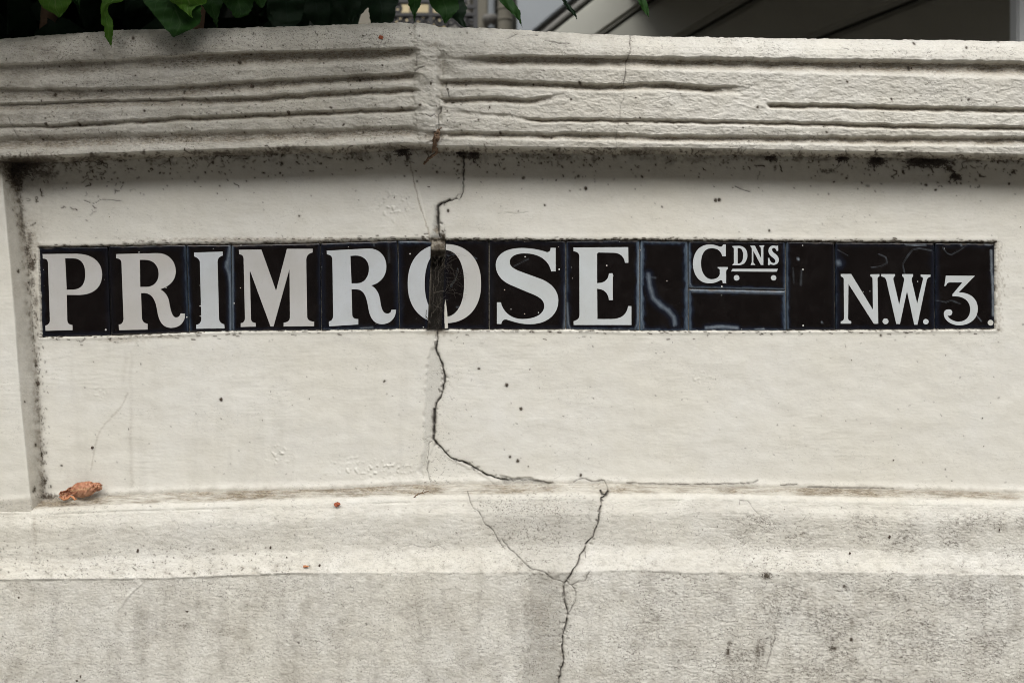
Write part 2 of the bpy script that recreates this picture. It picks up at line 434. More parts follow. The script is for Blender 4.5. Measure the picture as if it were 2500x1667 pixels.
poly('h', [(1070, 120), (1084, 128), (1080, 200), (1076, 300), (1069, 300), (1067, 200)], -3.6, 3, 4, 'add')
line([('h', 1.4)], [(1080, 250), (1094, 262), (1086, 280), (1100, 296)], 5, 4)
line([('h', 1.6)], [(1016, 232), (1030, 224), (1050, 232), (1040, 246)], 4, 3)
line([('crackd', .25), ('crack', .5)], [(1012, 176), (1022, 168), (1036, 164)], 1.8, 1)
blob('dust', 1085, 165, 26, 24, .5); blob('dust', 1055, 112, 22, 10, .5); blob('dust', 1095, 243, 16, 7, .6)
blob('dust', 1055, 335, 60, 14, .6); blob('crack', 1066, 326, 8, 6, .8)
blob('mortar', 1042, 188, 24, 20, .12)
# dirt gathered under the coping
VB = lambda u: float(vb(u))
BL = [(40, 398, 34, 12, .95), (30, 415, 16, 30, .95), (50, 400, 60, 22, .75), (42, 440, 14, 26, .9), (70, 392, 60, 10, .7), (225, 382, 10, 9, .9), (115, 425, 26, 12, .5), (350, 372, 8, 6, .7), (480, 372, 18, 6, .7), (540, 376, 34, 7, .75), (600, 372, 26, 6, .5), (660, 374, 20, 9, .8), (690, 364, 22, 5, .9), (860, 375, 12, 9, .6), (905, 360, 24, 4, .7), (985, 368, 16, 8, .9), (996, 385, 6, 16, .6), (950, 385, 8, 12, .6), (1128, 376, 14, 9, .9), (1158, 376, 12, 14, .9), (1148, 382, 16, 8, .6), (1355, 378, 5, 5, .9), (1445, 376, 10, 4, .8), (1490, 363, 22, 3, .8), (1555, 373, 30, 7, .8), (1630, 374, 14, 4, .5), (1882, 386, 16, 7, .85), (1985, 382, 18, 4, .5), (2058, 386, 14, 9, 1.0), (2138, 394, 18, 12, .95), (2240, 394, 24, 12, .95), (2275, 396, 44, 8, .8), (2315, 412, 12, 6, .95), (2333, 432, 12, 7, .95), (2435, 394, 8, 5, .9), (2455, 396, 10, 6, .7), (2475, 420, 8, 6, .8), (1892, 408, 5, 10, .5), (2205, 420, 4, 8, .8), (2020, 418, 22, 5, .6)]
for i, (a, b, c, d, e) in enumerate(BL): blob('grime', a, b, c * 1.1, d * 1.1, e, .9, .16, i)
line([('grime', .8)], [(2290, 394), (2312, 408), (2332, 425), (2345, 438)], 3.5, 3)
line([('grime', .6)], [(2018, 424), (2040, 412), (2052, 402)], 2.0, 3)
def walk(u, v, n, w_, val, bias=(0, 0), st=5.0):
    w = w_ * 1.35; val = min(1, val * 1.5)
    a = random.uniform(0, 6.28); P = [(u, v)]
    for k in range(n):
        a += random.gauss(0, 0.7)
        u += math.cos(a) * st + bias[0]; v += math.sin(a) * st * 0.8 + bias[1]
        P.append((u, v))
    for k in range(n):
        seg([('grime', val * random.uniform(.6, 1))], P[k], P[k + 1], w)
for k in range(70):
    u = random.uniform(30, 2500)
    blob('grime', u, VB(u) + random.uniform(4, 30), random.uniform(8, 42), random.uniform(4, 12), random.uniform(.2, .5), .9, .1, k)
for k in range(260):
    u = random.uniform(30, 2500)
    dens = 1.0 if u < 1000 or u > 1700 else 0.5
    if random.random() > dens: continue
    v = VB(u) + 6 + random.expovariate(1 / 16.0)
    walk(u, v, random.randint(1, 5), random.uniform(.8, 1.5), random.uniform(.3, .85))
for k in range(900):
    u = random.uniform(30, 2500)
    v = VB(u) + 5 + random.expovariate(1 / 26.0)
    r = random.uniform(1.2, 2.6) if random.random() < .92 else random.uniform(2.5, 4.2)
    seg([('grime', random.uniform(.4, .95))], (u, v), (u + random.gauss(0, 1.6), v + random.gauss(0, 1.3)), r)
for k in range(60):
    u = random.uniform(60, 330); v = VB(u) + random.expovariate(1 / 60.)
    walk(u, v, random.randint(1, 6), random.uniform(.8, 1.5), random.uniform(.3, .7), st=4)
# speckled dirt down the inner corner at the left
for k in range(330):
    v = random.uniform(430, 1215)
    u = float(ui(v)) + random.gauss(-2, 7) + (6 if v > 600 else 0)
    seg([('grime', random.uniform(.2, .75))], (u, v), (u + random.gauss(0, 1.2), v + random.gauss(0, 3.5)), random.uniform(1.0, 2.2))
for (a, b, c, d, e) in ((78, 645, 12, 18, .9), (68, 610, 8, 16, .7), (80, 690, 6, 16, .6), (88, 735, 7, 16, .45), (93, 936, 6, 7, 1), (88, 890, 4, 10, .8), (44, 662, 4, 6, .9), (110, 1172, 8, 9, .8), (84, 1195, 5, 10, .8), (120, 1212, 30, 9, .75), (68, 690, 3, 3, 1), (102, 1108, 4, 6, .9), (86, 1085, 3, 4, .9), (60, 980, 3, 3, .8), (72, 585, 8, 22, .55), (52, 520, 6, 26, .5)):
    blob('grime', a, b, c, d, e, .8, .2)
blob('dust', 75, 600, 30, 90, .5); blob('dust', 90, 760, 14, 120, .35); blob('dust', 80, 560, 40, 60, .25)
# grime round the tile strip
for k in range(1500):
    u = random.uniform(95, 2440)
    if random.random() < .6:
        v = float(tt(u)) - 2 + random.gauss(0, 2.4) - (8 if 280 < u < 1050 and random.random() < .35 else 0)
    else:
        v = float(tb(u)) + random.expovariate(1 / 5.)
        if random.random() < .6: continue
    seg([('grime', random.uniform(.35, .95))], (u, v), (u + random.uniform(2, 9), v + random.gauss(0, 1)), random.uniform(.8, 1.9))
for k in range(260):
    v = random.uniform(592, 805); u = 2434 + random.expovariate(1 / 5.)
    seg([('dust', random.uniform(.2, .6))], (u, v), (u + 1, v + 4), random.uniform(1, 2.4))
blob('dust', 380, 822, 120, 6, .5); blob('dust', 1070, 812, 50, 10, .5); blob('dust', 640, 585, 360, 7, .55); blob('dust', 300, 800 + 30, 60, 10, .4)
# specks on panel, coping, base
def specks(n, f, lo, hi, g0, g1, el=1.5):
    for k in range(n):
        u, v = f(); r = random.uniform(lo, hi)
        seg([('grime', min(1, random.uniform(g0, g1) * 1.4))], (u, v), (u + random.gauss(0, el), v + random.gauss(0, el)), r * 1.35)
ru = random.uniform
specks(420, lambda: (ru(100, 2500), ru(400, 1190)), .7, 1.2, .15, .55)
specks(16, lambda: (ru(100, 2500), ru(400, 1190)), 1.6, 2.6, .6, 1)
specks(400, lambda: (ru(0, 1150), ru(60, 350)), .7, 1.5, .2, .75)
specks(260, lambda: (ru(1100, 2500), ru(90, 370)), .7, 1.1, .15, .4)
specks(40, lambda: (ru(0, 2500), ru(100, 350)), 1.6, 2.6, .6, 1)
specks(480, lambda: (ru(0, 2500), ru(1230, 1410)), .7, 1.2, .15, .5)
specks(480, lambda: (ru(0, 2500), ru(1400, 1690)), .7, 1.2, .15, .5)
specks(160, lambda: (ru(0, 700), ru(1330, 1410)), .7, 1.6, .2, .6)
specks(160, lambda: (ru(1170, 1450), ru(1200, 1320)), .7, 1.1, .2, .5)
for (a, b) in ((582, 152), (614, 210), (112, 303), (190, 303), (704, 275), (2225, 167), (130, 50 + 180), (325, 94), (1430, 460), (1756, 488), (1747, 489), (1237, 940), (540, 975), (1272, 998), (1264, 1125), (2078, 1560)):
    blob('grime', a, b, 5, 6, 1, .3, .3)
# red/orange stain crumbs handled as geometry; faint old runs
for (a, v0, v1, wv, e) in ((320, 850, 1190, 5, .22), (305, 850, 960, 6, .22), (290, 1480, 1700, 14, .22), (350, 1450, 1700, 12, .25), (440, 1420, 1700, 8, .15), (560, 1480, 1700, 12, .18), (720, 1500, 1700, 14, .2), (85, 1240, 1400, 7, .5), (2130, 1400, 1700, 20, .14), (1960, 1280, 1310, 16, .6), (900, 1400, 1700, 16, .12), (2380, 1400, 1700, 18, .14), (215, 1430, 1700, 14, .12), (640, 1250, 1345, 16, .15), (2210, 1250, 1345, 12, .25)):
    W = _win(a - 3 * wv, a + 3 * wv, v0, v1); sv, su, uu, vv = W
    k = np.exp(-((uu - a + 5 * noise(vv * .02, 0 * uu, 3)) / wv) ** 2) * e * sstep(v0, v0 + 30, vv) * (0.7 + .6 * fbm(uu * .05, vv * .012, 3, 4))
    MP['dust'][sv, su] = np.maximum(MP['dust'][sv, su], k)
line([('dust', .35)], [(312, 960), (290, 1000), (245, 1050), (235, 1080), (222, 1150)], 3, 2)
for (a, b, c, d, e) in ((1778, 1590, 5, 12, .9), (1782, 1570, 8, 6, .6), (1850, 1590, 9, 26, .55), (1862, 1585, 5, 20, .6), (1883, 1570, 3, 16, .5), (2033, 1582, 12, 7, .75), (2032, 1560, 5, 8, .5), (1870, 1405, 12, 11, .9), (2062, 1431, 6, 4, .9), (1988, 1575, 10, 3, .3)):
    blob('grime', a, b, c, d, e, 1.1, .3)

uu, vv = np.meshgrid(np.arange(WU) + U0, np.arange(WV) + V0)
uu = uu.astype(np.float32); vv = vv.astype(np.float32)
# mould held in the wrinkles of the lower band
wr = 1 - np.abs(fbm(uu * .055 , vv * .14, 3, 21)) * 4.0
reg = sstep(1500, 1900, uu) * sstep(1235, 1270, vv) * (1 - .6 * sstep(1335, 1360, vv)) + sstep(1420, 1450, vv) * (.35 + .65 * sstep(1350, 1750, uu))
reg = reg * sstep(-.05, .5, fbm(uu * .009, vv * .013, 3, 33) + .15)
MP['grime'] = np.maximum(MP['grime'], np.clip(wr - .45, 0, 1) * 1.2 * np.clip(reg, 0, 1))
MP['mold'] += (.9 * (1 - sstep(75, 170, vv)) * (1 - .75 * sstep(900, 1500, uu)) + .45 * (1 - sstep(200, 380, vv)) * (1 - sstep(700, 1100, uu)) + .35 * sstep(1230, 1300, vv) + .25 * sstep(1395, 1420, vv)) * (.6 + .8 * fbm(uu * .01, vv * .02, 3, 8) + .2)
del uu, vv

def samp(k, u, v):
    x = np.clip(u - U0, 0, WU - 1.001); y = np.clip(v - V0, 0, WV - 1.001)
    xi = x.astype(np.int32); yi = y.astype(np.int32); fx = x - xi; fy = y - yi
    m = MP[k]
    return (m[yi, xi] * (1 - fx) + m[yi, xi + 1] * fx) * (1 - fy) + (m[yi + 1, xi] * (1 - fx) + m[yi + 1, xi + 1] * fx) * fy

def _blur(m, r):
    for ax in (0, 1):
        c = np.cumsum(np.pad(m, [(r + 1, r) if a == ax else (0, 0) for a in (0, 1)], mode='edge'), axis=ax, dtype=np.float64)
        n = m.shape[ax]
        m = ((np.take(c, np.arange(n) + 2 * r + 1, axis=ax) - np.take(c, np.arange(n), axis=ax)) / (2 * r + 1)).astype(np.float32)
    return m
MP['soot_shade'] = np.clip(_blur(_blur(MP['crack'], 5), 5) * .9 + _blur(MP['grime'], 5) * .55, 0, .85)
def soot_shade(u, v, name):
    k = samp('soot_shade', u, v)
    n = fbm(u * .012, v * .02, 4, 101); n2 = fbm(u * .04, v * .05, 3, 102)
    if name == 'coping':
        k = k + .10 * (1 - sstep(0, 500, u)) * np.clip(1 + n, 0, 2) + .30 * np.clip(n + .15, 0, 1) * (1 - .6 * sstep(900, 1500, u)) + .30 * (1 - sstep(0, 30, v - vt(u))) * np.clip(n2 + .4, 0, 1) * (u < 1500)  # left-end darkening is part algae dirt, part canopy shade painted in
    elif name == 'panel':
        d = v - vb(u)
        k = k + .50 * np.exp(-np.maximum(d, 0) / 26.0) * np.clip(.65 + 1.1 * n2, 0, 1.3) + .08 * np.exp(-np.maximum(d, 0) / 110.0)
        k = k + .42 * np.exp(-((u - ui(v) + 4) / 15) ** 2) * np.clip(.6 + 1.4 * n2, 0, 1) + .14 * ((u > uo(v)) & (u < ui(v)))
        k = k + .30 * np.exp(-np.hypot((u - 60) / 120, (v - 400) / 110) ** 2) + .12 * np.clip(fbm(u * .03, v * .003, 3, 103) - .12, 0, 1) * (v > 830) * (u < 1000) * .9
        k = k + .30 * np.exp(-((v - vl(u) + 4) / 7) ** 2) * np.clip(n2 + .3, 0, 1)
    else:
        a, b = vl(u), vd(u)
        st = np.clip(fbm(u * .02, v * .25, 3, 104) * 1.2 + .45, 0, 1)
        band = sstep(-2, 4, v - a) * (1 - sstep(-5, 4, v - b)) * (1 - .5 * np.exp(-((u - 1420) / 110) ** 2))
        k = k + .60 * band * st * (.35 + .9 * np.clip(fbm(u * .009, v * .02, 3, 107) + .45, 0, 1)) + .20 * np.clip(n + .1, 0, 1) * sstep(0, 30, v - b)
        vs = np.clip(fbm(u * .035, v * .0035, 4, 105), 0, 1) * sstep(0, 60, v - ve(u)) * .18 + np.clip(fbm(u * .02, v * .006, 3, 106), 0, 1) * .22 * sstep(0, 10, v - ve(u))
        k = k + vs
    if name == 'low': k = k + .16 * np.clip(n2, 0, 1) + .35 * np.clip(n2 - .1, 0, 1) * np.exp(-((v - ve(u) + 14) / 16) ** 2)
    return np.clip(k, 0, .92)

def wrk(u, v, name):
    n = fbm(u * .006, v * .009, 3, 91) + .5 * fbm(u * .03, v * .03, 2, 92)
    if name == 'coping': k = .85 * (1 - .3 * sstep(600, 1100, u)) + .25 * sstep(1300, 1500, u) * (1 - sstep(125, 150, v))
    elif name == 'panel': k = .20 + .5 * (1 - sstep(0, 40, v - vb(u))) + .55 * np.exp(-((u - 1075) / 40) ** 2) * sstep(800, 830, v) + .4 * (1 - sstep(0, 22, vl(u) - v))
    else:
        k = .45 + .75 * sstep(1450, 1900, u) * sstep(1245, 1280, v) + .5 * np.exp(-((u - 1300) / 110) ** 2) + .35 * (u < 800) * sstep(1340, 1370, v)
        kb = sstep(0, 6, v - ve(u)); k = k * (1 - kb) + kb * (.65 + .8 * sstep(1420, 1750, u))
    return np.clip(k * (.75 + 1.3 * n), 0, 1.2)

# ------------------------------------------------------------------ assembling displaced wall pieces
def finish(name, X, Y, Z, hfun, parent, rough, dustfun=None, rsub=None, sub=None):
    """X, Y, Z: (rows, cols) base surface; hfun(u, v) outward relief in mm"""
    P = np.stack([X, Y, Z], -1)
    du = np.gradient(P, axis=1); dv = np.gradient(P, axis=0)
    N = np.cross(dv, du); N /= (np.linalg.norm(N, axis=2, keepdims=True) + 1e-12)
    if N[N.shape[0] // 2, N.shape[1] // 2, 1] > 0: N = -N
    d = D0 + Y
    u = X * F / d + 1250; v = (ZC - Z) * F / d + 833.5
    h = hfun(u, v) + samp('h', u, v)
    inw = samp('crackd', u, v) * 7.0
    P = P + N * (h[..., None] * 0.001)
    P[..., 1] += inw * 0.001
    A = {'grime': samp('grime', u, v), 'crack': samp('crack', u, v), 'mortar': samp('mortar', u, v), 'mold': np.clip(samp('mold', u, v), 0, 1.5)}
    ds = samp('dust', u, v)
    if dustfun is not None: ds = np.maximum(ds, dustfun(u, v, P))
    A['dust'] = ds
    A['rough'] = rough(u, v) if callable(rough) else np.full(u.shape, rough)
    A['wrk'] = wrk(u, v, name)
    A['soot_shade'] = soot_shade(u, v, name)
    out = []
    for nm, sl_ in (rsub or ()):
        out.append(link(nm, grid_mesh(nm, P[sl_], {k: a[sl_] for k, a in A.items()}), M_ST, parent))
    if rsub: return out
    for nm, sl_ in (sub or ((name, slice(None)),)):
        me = grid_mesh(nm, P[:, sl_], {k: a[:, sl_] for k, a in A.items()})
        out.append(link(nm, me, M_ST, parent))
    return out

xs = np.arange(-0.885, 0.8851, 0.00140)
xs = np.concatenate([np.linspace(-2.6, -0.90, 22), xs, np.linspace(0.90, 2.6, 22)])

wall = tag(empty('garden_wall', (0, 0, 0)), 'white painted stucco garden wall with ribbed coping, cracked panel and moulded plinth', 'wall')

# --- coping
def G(vc, wd, st, dep, soft=0.0):
    st_ = np.array(st, float)
    return (curve(vc), curve(wd), (lambda x: np.interp(x + 5 * noise(x * .03, 0 * x, 2), st_[:, 0], st_[:, 1])), dep, soft)
GR = [
    G([(-400, 160), (0, 157), (250, 146), (540, 127), (840, 120), (1015, 115), (1075, 140), (1130, 140), (1200, 134), (1500, 136), (1900, 141), (2500, 149), (2900, 152)],
      [(0, 34), (500, 30), (840, 26), (1200, 20), (2500, 28)], [(0, .6), (400, .7), (600, 1), (1000, 1), (1030, 0), (1120, 0.1), (1175, .9), (1300, 1), (2500, 1.1)], 11),
    G([(-400, 220), (0, 214), (250, 214), (430, 208), (600, 196), (840, 183), (1015, 177), (1075, 193), (1200, 192), (1500, 205), (1600, 199), (1750, 208), (1900, 214)],
      [(0, 30), (400, 26), (700, 20), (840, 17), (1015, 17), (1500, 14), (1800, 16)], [(0, .7), (600, .9), (1005, 1), (1028, 0), (1065, 0), (1085, 1), (1740, 1), (1838, 0), (1900, 0)], 9),
    G([(-400, 256), (0, 250), (250, 241), (600, 235), (840, 220), (1015, 212), (1075, 240), (1200, 233), (1280, 240), (1340, 232), (1400, 222)],
      [(0, 18), (250, 20), (600, 15), (840, 13), (1400, 13)], [(0, .9), (1008, 1), (1030, 0), (1070, 0), (1085, 1), (1300, 1), (1388, 0), (1500, 0)], 8),
    G([(1800, 247), (1870, 249), (2500, 262), (2900, 268)], [(1800, 11), (2500, 12)], [(1700, 0), (1868, 0), (1885, 1), (2900, 1)], 8),
    G([(-400, 308), (0, 304), (110, 303), (250, 295), (430, 284), (600, 278), (840, 266), (1015, 261), (1060, 264), (1240, 278), (1300, 287), (1600, 289), (1950, 295), (2180, 302), (2500, 306), (2900, 310)],
      [(0, 9), (300, 11), (900, 11), (1300, 9), (2500, 11)], [(0, .7), (200, 1), (1005, 1), (1028, 0), (1110, 0), (1130, .35), (1230, .35), (1260, .2), (1310, 1), (1490, .9), (1700, .9), (2900, 1.1)], 7),
    G([(-400, 336), (0, 330), (500, 317), (840, 309), (1000, 303), (1040, 318), (1075, 319), (1500, 323), (1600, 328), (2500, 332), (2900, 336)],
      [(0, 42), (500, 40), (1000, 34), (1075, 18), (2500, 24)], [(0, 1), (1000, 1), (1040, .5), (1075, .9), (1110, 1), (2900, 1)], 7, 1),
]
def groove_h(u, v):
    h = np.zeros(u.shape); sh = np.zeros(u.shape)
    wob = 2.4 * fbm(u * .02, v * .01, 3, 12) + 1.2 * noise(u * .09, v * .05, 14)
    for (vc, wd, st, dep, soft) in GR:
        t = (v + wob - vc(u)) / wd(u)
        on = 5.0 / wd(u) if not soft else 0.40
        k = sstep(0, on, t) * (1 - (sstep(0.7, 1.7, t) if not soft else sstep(.55, 1.25, t)))
        s = st(u) * (1 + .25 * noise(u * .015, v * 0, 3))
        h -= dep * 1.12 * k * s; sh = np.maximum(sh, k * s)
    return h, sh
def coping_h(u, v):
    g, sh = groove_h(u, v)
    mend = np.exp(-((u - 1045) / 40) ** 2)
    dmg = np.exp(-((u - 1400) / 130) ** 2 - ((v - 235) / 25) ** 2) + np.exp(-((u - 1860) / 100) ** 2 - ((v - 225) / 22) ** 2)
    lump = 0.9 * fbm(u * .018, v * .030, 3, 2) + (0.40 + .6 * mend + .7 * dmg) * fbm(u * .055, v * .11, 3, 6)
    wr = .5 * fbm(u * .09 + 1.5 * noise(u * .03, v * .05, 45), v * .16 + 1.5 * noise(u * .03, v * .05, 46), 3, 44)
    fl = np.maximum(0, fbm(u * .03, v * .06, 3, 61) - .12)         # lifted paint flakes
    return g + lump + wr + np.minimum(fl * 8, .6) + 0.40 * fbm(u * .22, v * .3, 2, 9)

ns = 178
s = np.linspace(0, 1, ns)
ys = np.interp(s, [0, .02, .05, .09, .14, .20, .26, .34, .5, .68, .80, .88, .94, 1.0], [-.045, -.065, -.077, -.0835, -.087, -.0875, -.085, -.083, -.080, -.078, -.077, -.074, -.073, -.070])
rows = []
def crow(Yv, zf):
    Yv = np.full(xs.shape, float(Yv)); return Yv, zf(Yv)
Zt = zof(vt(xs * F / (D0 - .045) + 1250), -.045)
Yl, Zl = [], []
for (yy, dz) in ((.34, -.5), (.34, -.06), (.335, -.03), (.31, -.014), (.26, -.010), (.20, -.007), (.14, -.005), (.09, -.003), (.05, -.0025), (.02, -.0015), (0, -.0008), (-.02, -.0003), (-.038, 0.0)):
    Yl.append(np.full(xs.shape, yy)); Zl.append(Zt + dz)
for i in range(ns):
    Y = np.full(xs.shape, ys[i]); u = xs * F / (D0 + Y) + 1250
    v = vt(u) + (vb(u) - vt(u)) * s[i]
    Yl.append(Y); Zl.append(zof(v, Y))
zb = Zl[-1]
for yy in np.linspace(-.0685, .03, 34):
    Yl.append(np.full(xs.shape, yy)); Zl.append(zb + .0015)
Y = np.array(Yl); Z = np.array(Zl); X = np.broadcast_to(xs, Y.shape).copy()
def cop_dust_shade(u, v, P):  # real dust, plus the brown shade of grooves and soffit painted in
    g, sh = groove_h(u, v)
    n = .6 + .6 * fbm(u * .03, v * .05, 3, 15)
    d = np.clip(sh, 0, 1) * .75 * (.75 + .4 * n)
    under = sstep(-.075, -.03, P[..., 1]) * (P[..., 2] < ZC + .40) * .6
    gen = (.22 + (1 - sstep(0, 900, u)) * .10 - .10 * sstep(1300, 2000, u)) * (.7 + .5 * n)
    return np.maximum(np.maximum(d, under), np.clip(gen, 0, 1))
finish('coping', X, Y, Z, coping_h, wall, lambda u, v: 1.0 + .35 * fbm(u * .01, v * .02, 2, 7), cop_dust_shade)

# --- recessed panel with the pier at its left
vr = np.concatenate([np.linspace(330, 372, 12), np.arange(374, 1196, 2.05), np.linspace(1198, 1262, 24)])
npier, nrev = 46, 26
npan = 1200
Xr, Yr, Zr = [], [], []
pierY = -.036
tp = np.linspace(0, 1, npier)
trv = np.linspace(0, 1, nrev + 1)[1:]
for v in vr:
    xo = (float(uo(v)) - 1250) * (D0 + pierY) / F
    xi = (float(ui(v)) - 1250) * D0 / F
    z = zof(v, 0)
    xa = np.concatenate([np.linspace(-2.6, -.94, 10), np.linspace(-.90, xo - .001, npier - 10)])
    ya = np.full(npier, pierY); ya[-1] += .0004
    xb = xo + (xi - xo) * trv
    yb = pierY + (-pierY) * np.clip(trv * 1.0, 0, 1); yb = yb - 0
    xc = np.concatenate([np.linspace(xi + .0014, .885, npan), np.linspace(.90, 2.6, 22)])
    yc = np.zeros(len(xc))
    Xr.append(np.concatenate([xa, xb, xc])); Yr.append(np.concatenate([ya, yb, yc])); Zr.append(np.full(npier + nrev + len(xc), z))
X = np.array(Xr); Y = np.array(Yr); Z = np.array(Zr)
RU0, RU1 = 92, 2431
def recess(u, v):
    n = 1.6 * fbm(u * .05, v * .05, 3, 17) + .8 * noise(u * .25, v * .25, 18)
    lip = 8 * sstep(285, 330, u) * (1 - sstep(1030, 1052, u))
    top = tt(u) - 1.5; bot = tb(u) + .5
    lf = 94 + (v - 605) * .032
    a = np.minimum(np.minimum((v - top + n), (bot - v + n)), np.minimum(u - lf + n, RU1 - u + n))
    k = sstep(-1.5, 1.5, a)
    bev = sstep(0, 1, (v - (top - lip) + n) / 10) * (v < top + 4) * sstep(94, 100, u) * (lip > 1)
    plug = sstep(1049, 1053, u) * (1 - sstep(1085, 1090, u)) * (1 - sstep(608, 616, v)) * sstep(572, 590, v)
    gapk = sstep(1040, 1044, u) * (1 - sstep(1092, 1096, u)) * sstep(610, 618, v) * (v < 806)
    return k * (1 - plug) * 11 + gapk * 34 * k + bev * (1 - k) * 3.5 + plug * (6.5 + 2 * fbm(u * .1, v * .05, 2, 19))
def panel_h(u, v):
    r = recess(u, v)
    low = 1.3 * fbm(u * .0035, v * .006, 3, 1) + .7 * fbm(u * .016, v * .022, 2, 4)
    br = (.08 + .30 * np.clip(fbm(u * .004, v * .006, 2, 81), 0, 1)) * fbm(u * .022, v * .14, 3, 11) + .16 * fbm(u * .09, v * .28, 2, 13)
    bl = np.maximum(0, fbm(u * .09, v * .10, 2, 71) - .2) * 4 * sum(np.exp(-((u - a) / c) ** 2 - ((v - b) / d) ** 2) for a, b, c, d in ((678, 1110, 28, 22), (880, 1140, 70, 22), (960, 1150, 50, 18), (245, 960, 18, 12), (960, 500, 40, 40), (1720, 925, 26, 12)))
    cv = 3.0 * (1 - sstep(0, 26, vl(u) - v)) ** 2
    top = 2.2 * (1 - sstep(4, 40, v - (vb(u) + 8))) ** 2
    lipr = 1.2 * np.exp(-((v - tb(u) - 5) / 4) ** 2) + .8 * np.exp(-((v - tt(u) + 9) / 6) ** 2)
    lipr = lipr * (u > 95) * (u < 2435)
    return low + br + bl + cv + top + lipr - r
def panel_dust(u, v, P):
    a = (1 - sstep(0, 70, v - vb(u))) * .34 * (.7 + .5 * fbm(u * .012, v * .03, 3, 5))
    b = (1 - sstep(0, 9, vl(u) - v)) * .35
    c = (u > uo(v)) * (u < ui(v) + 4) * .30
    d = (recess(u, v) > 3) * .8
    return np.maximum.reduce([a, b, c * (.8 + .4 * fbm(u * .05, v * .02, 2, 3)), d])
k = npier + nrev
pan_obs = finish('panel', X, Y, Z, panel_h, wall, lambda u, v: .12 + .10 * fbm(u * .01, v * .01, 2, 7), panel_dust,
                 sub=(('pier', slice(0, k)), ('panel', slice(k - 1, None))))

# --- plinth moulding and base
PR = [(0, 0, .012, -4), (0, 0, 0.0, 0), (.35, 0, -.012, 0), (1.0, 0, -.031, 0), (1.0, 6, -.0375, 0), (1.0, 14, -.0405, 0), (1.0, 20, -.0415, 0), (1.0, 23, -.0420, 0), (1.0, 34, -.0455, 0), (1.0, 50, -.0495, 0), (1.0, 60, -.0500, 0), (1.0, 90, -.0505, 0), (1.0, 125, -.0515, 0)]
def low_rows(xs_):
    Yl, Zl = [], []
    k = []
    for i in range(len(PR) - 1):
        n = [3, 6, 12, 5, 6, 5, 4, 8, 10, 6, 16, 18][i]
        for j in range(n):
            t = j / n
            a, b = PR[i], PR[i + 1]
            k.append(tuple(a[q] + (b[q] - a[q]) * t for q in range(4)))
    k.append(PR[-1])
    for (fr, off, Yv, dz) in k:
        Y = np.full(xs_.shape, Yv); u = xs_ * F / (D0 + Y) + 1250
        v = vl(u) + (vd(u) - vl(u)) * fr + off
        Yl.append(Y); Zl.append(v)
    # flare out to the arris
    Ya = Yl[-1][0]
    n = 34
    for j in range(1, n + 1):
        t = j / n
        Y = np.full(xs_.shape, Ya + (-.0740 - Ya) * (t ** 1.35) ); u = xs_ * F / (D0 + Y) + 1250
        va = vd(u) + 125
        v = va + (ve(u) - va) * t
        Yl.append(Y); Zl.append(v)
    # soften the profile like many coats of paint, keep the arris crisp
    Ya_ = np.array(Yl); Va_ = np.array(Zl)
    pos = Va_[:, len(xs_) // 2]; m_ = len(pos)
    Ys_ = Ya_.copy()
    for i in range(14, m_ - 3):
        sg = 1.5 + 7.0 * min(1, (m_ - 3 - i) / 16) * min(1, (i - 14) / 12)
        wgt = np.exp(-((pos - pos[i]) / sg) ** 2); wgt /= wgt.sum()
        Ys_[i] = (Ya_ * wgt[:, None]).sum(0)
    Yl = list(Ys_); Zl = [zof(Va_[i], Ys_[i]) for i in range(m_)]
    for (dy, off) in ((0, 2.0), (.0, 4.0), (.0001, 6.0)):
        Y = np.full(xs_.shape, -.074 + dy); u = xs_ * F / (D0 + Y) + 1250
        Yl.append(Y); Zl.append(zof(ve(u) + off, Y))
    return np.array(Yl), np.array(Zl)
Y, Z = low_rows(xs)
Zend = Z[-1].copy(); Yend = Y[-1].copy()
X = np.broadcast_to(xs, Y.shape).copy()
def low_h(u, v):
    e = ve(u)
    a = .9 * fbm(u * .008, v * .02, 3, 31) + .55 * fbm(u * .04, v * .08, 3, 32)
    wr = (1 - np.abs(fbm(u * .06, v * .15, 2, 21)) * 3.2) * .38 * (.4 + .6 * sstep(1500, 1900, u) * sstep(1240, 1280, v))
    chips = -np.maximum(0, fbm(u * .035, v * .05, 3, 35) - .18) * 5 * np.exp(-((v - e + 4) / 16) ** 2) * (.6 + .8 * (u < 900))
    wob = 1.6 * fbm(u * .02, v * 0 + 3, 3, 36) * np.exp(-((v - e) / 10) ** 2)
    cr = -1.3 * np.exp(-((v - vd(u) - 18) / 3.0) ** 2) * sstep(-.25, .4, fbm(u * .008, v * 0, 2, 38)) * (.4 + .6 * (u < 1000))
    return a + wr + chips + wob + cr + .22 * fbm(u * .2, v * .3, 2, 39)
def low_dust(u, v, P):
    a, b = vl(u), vd(u)
    n = fbm(u * .02, v * .12, 3, 41)
    band = sstep(-3, 3, v - a) * (1 - sstep(-4, 5, v - b + 3 * n)) * (.95 + .5 * n)
    band = band * (.30 + .75 * np.clip(fbm(u * .008, v * .03, 3, 108) + .5, 0, 1)) * (1.0 - .55 * np.exp(-((u - 1400) / 130) ** 2))
    soft = np.exp(-((v - 1385) / 22) ** 2) * (u < 760) * .30 * (.6 + n)
    cove = np.exp(-((v - 1312) / 34) ** 2) * .14
    return np.maximum.reduce([band, soft, cove, (.12 + .12 * fbm(u * .01, v * .02, 3, 42))])
NPL = Y.shape[0]
zt = Zend
Yl, Zl = list(Y), list(Z)
zlo = zof(1705, -.068)
for t in np.linspace(0, 1, 150)[1:]:
    Yl.append(Yend); Zl.append(zt + (zlo - zt) * t)
for z in np.linspace(zlo - .02, -.02, 20):
    Yl.append(Yend); Zl.append(np.full(xs.shape, z))
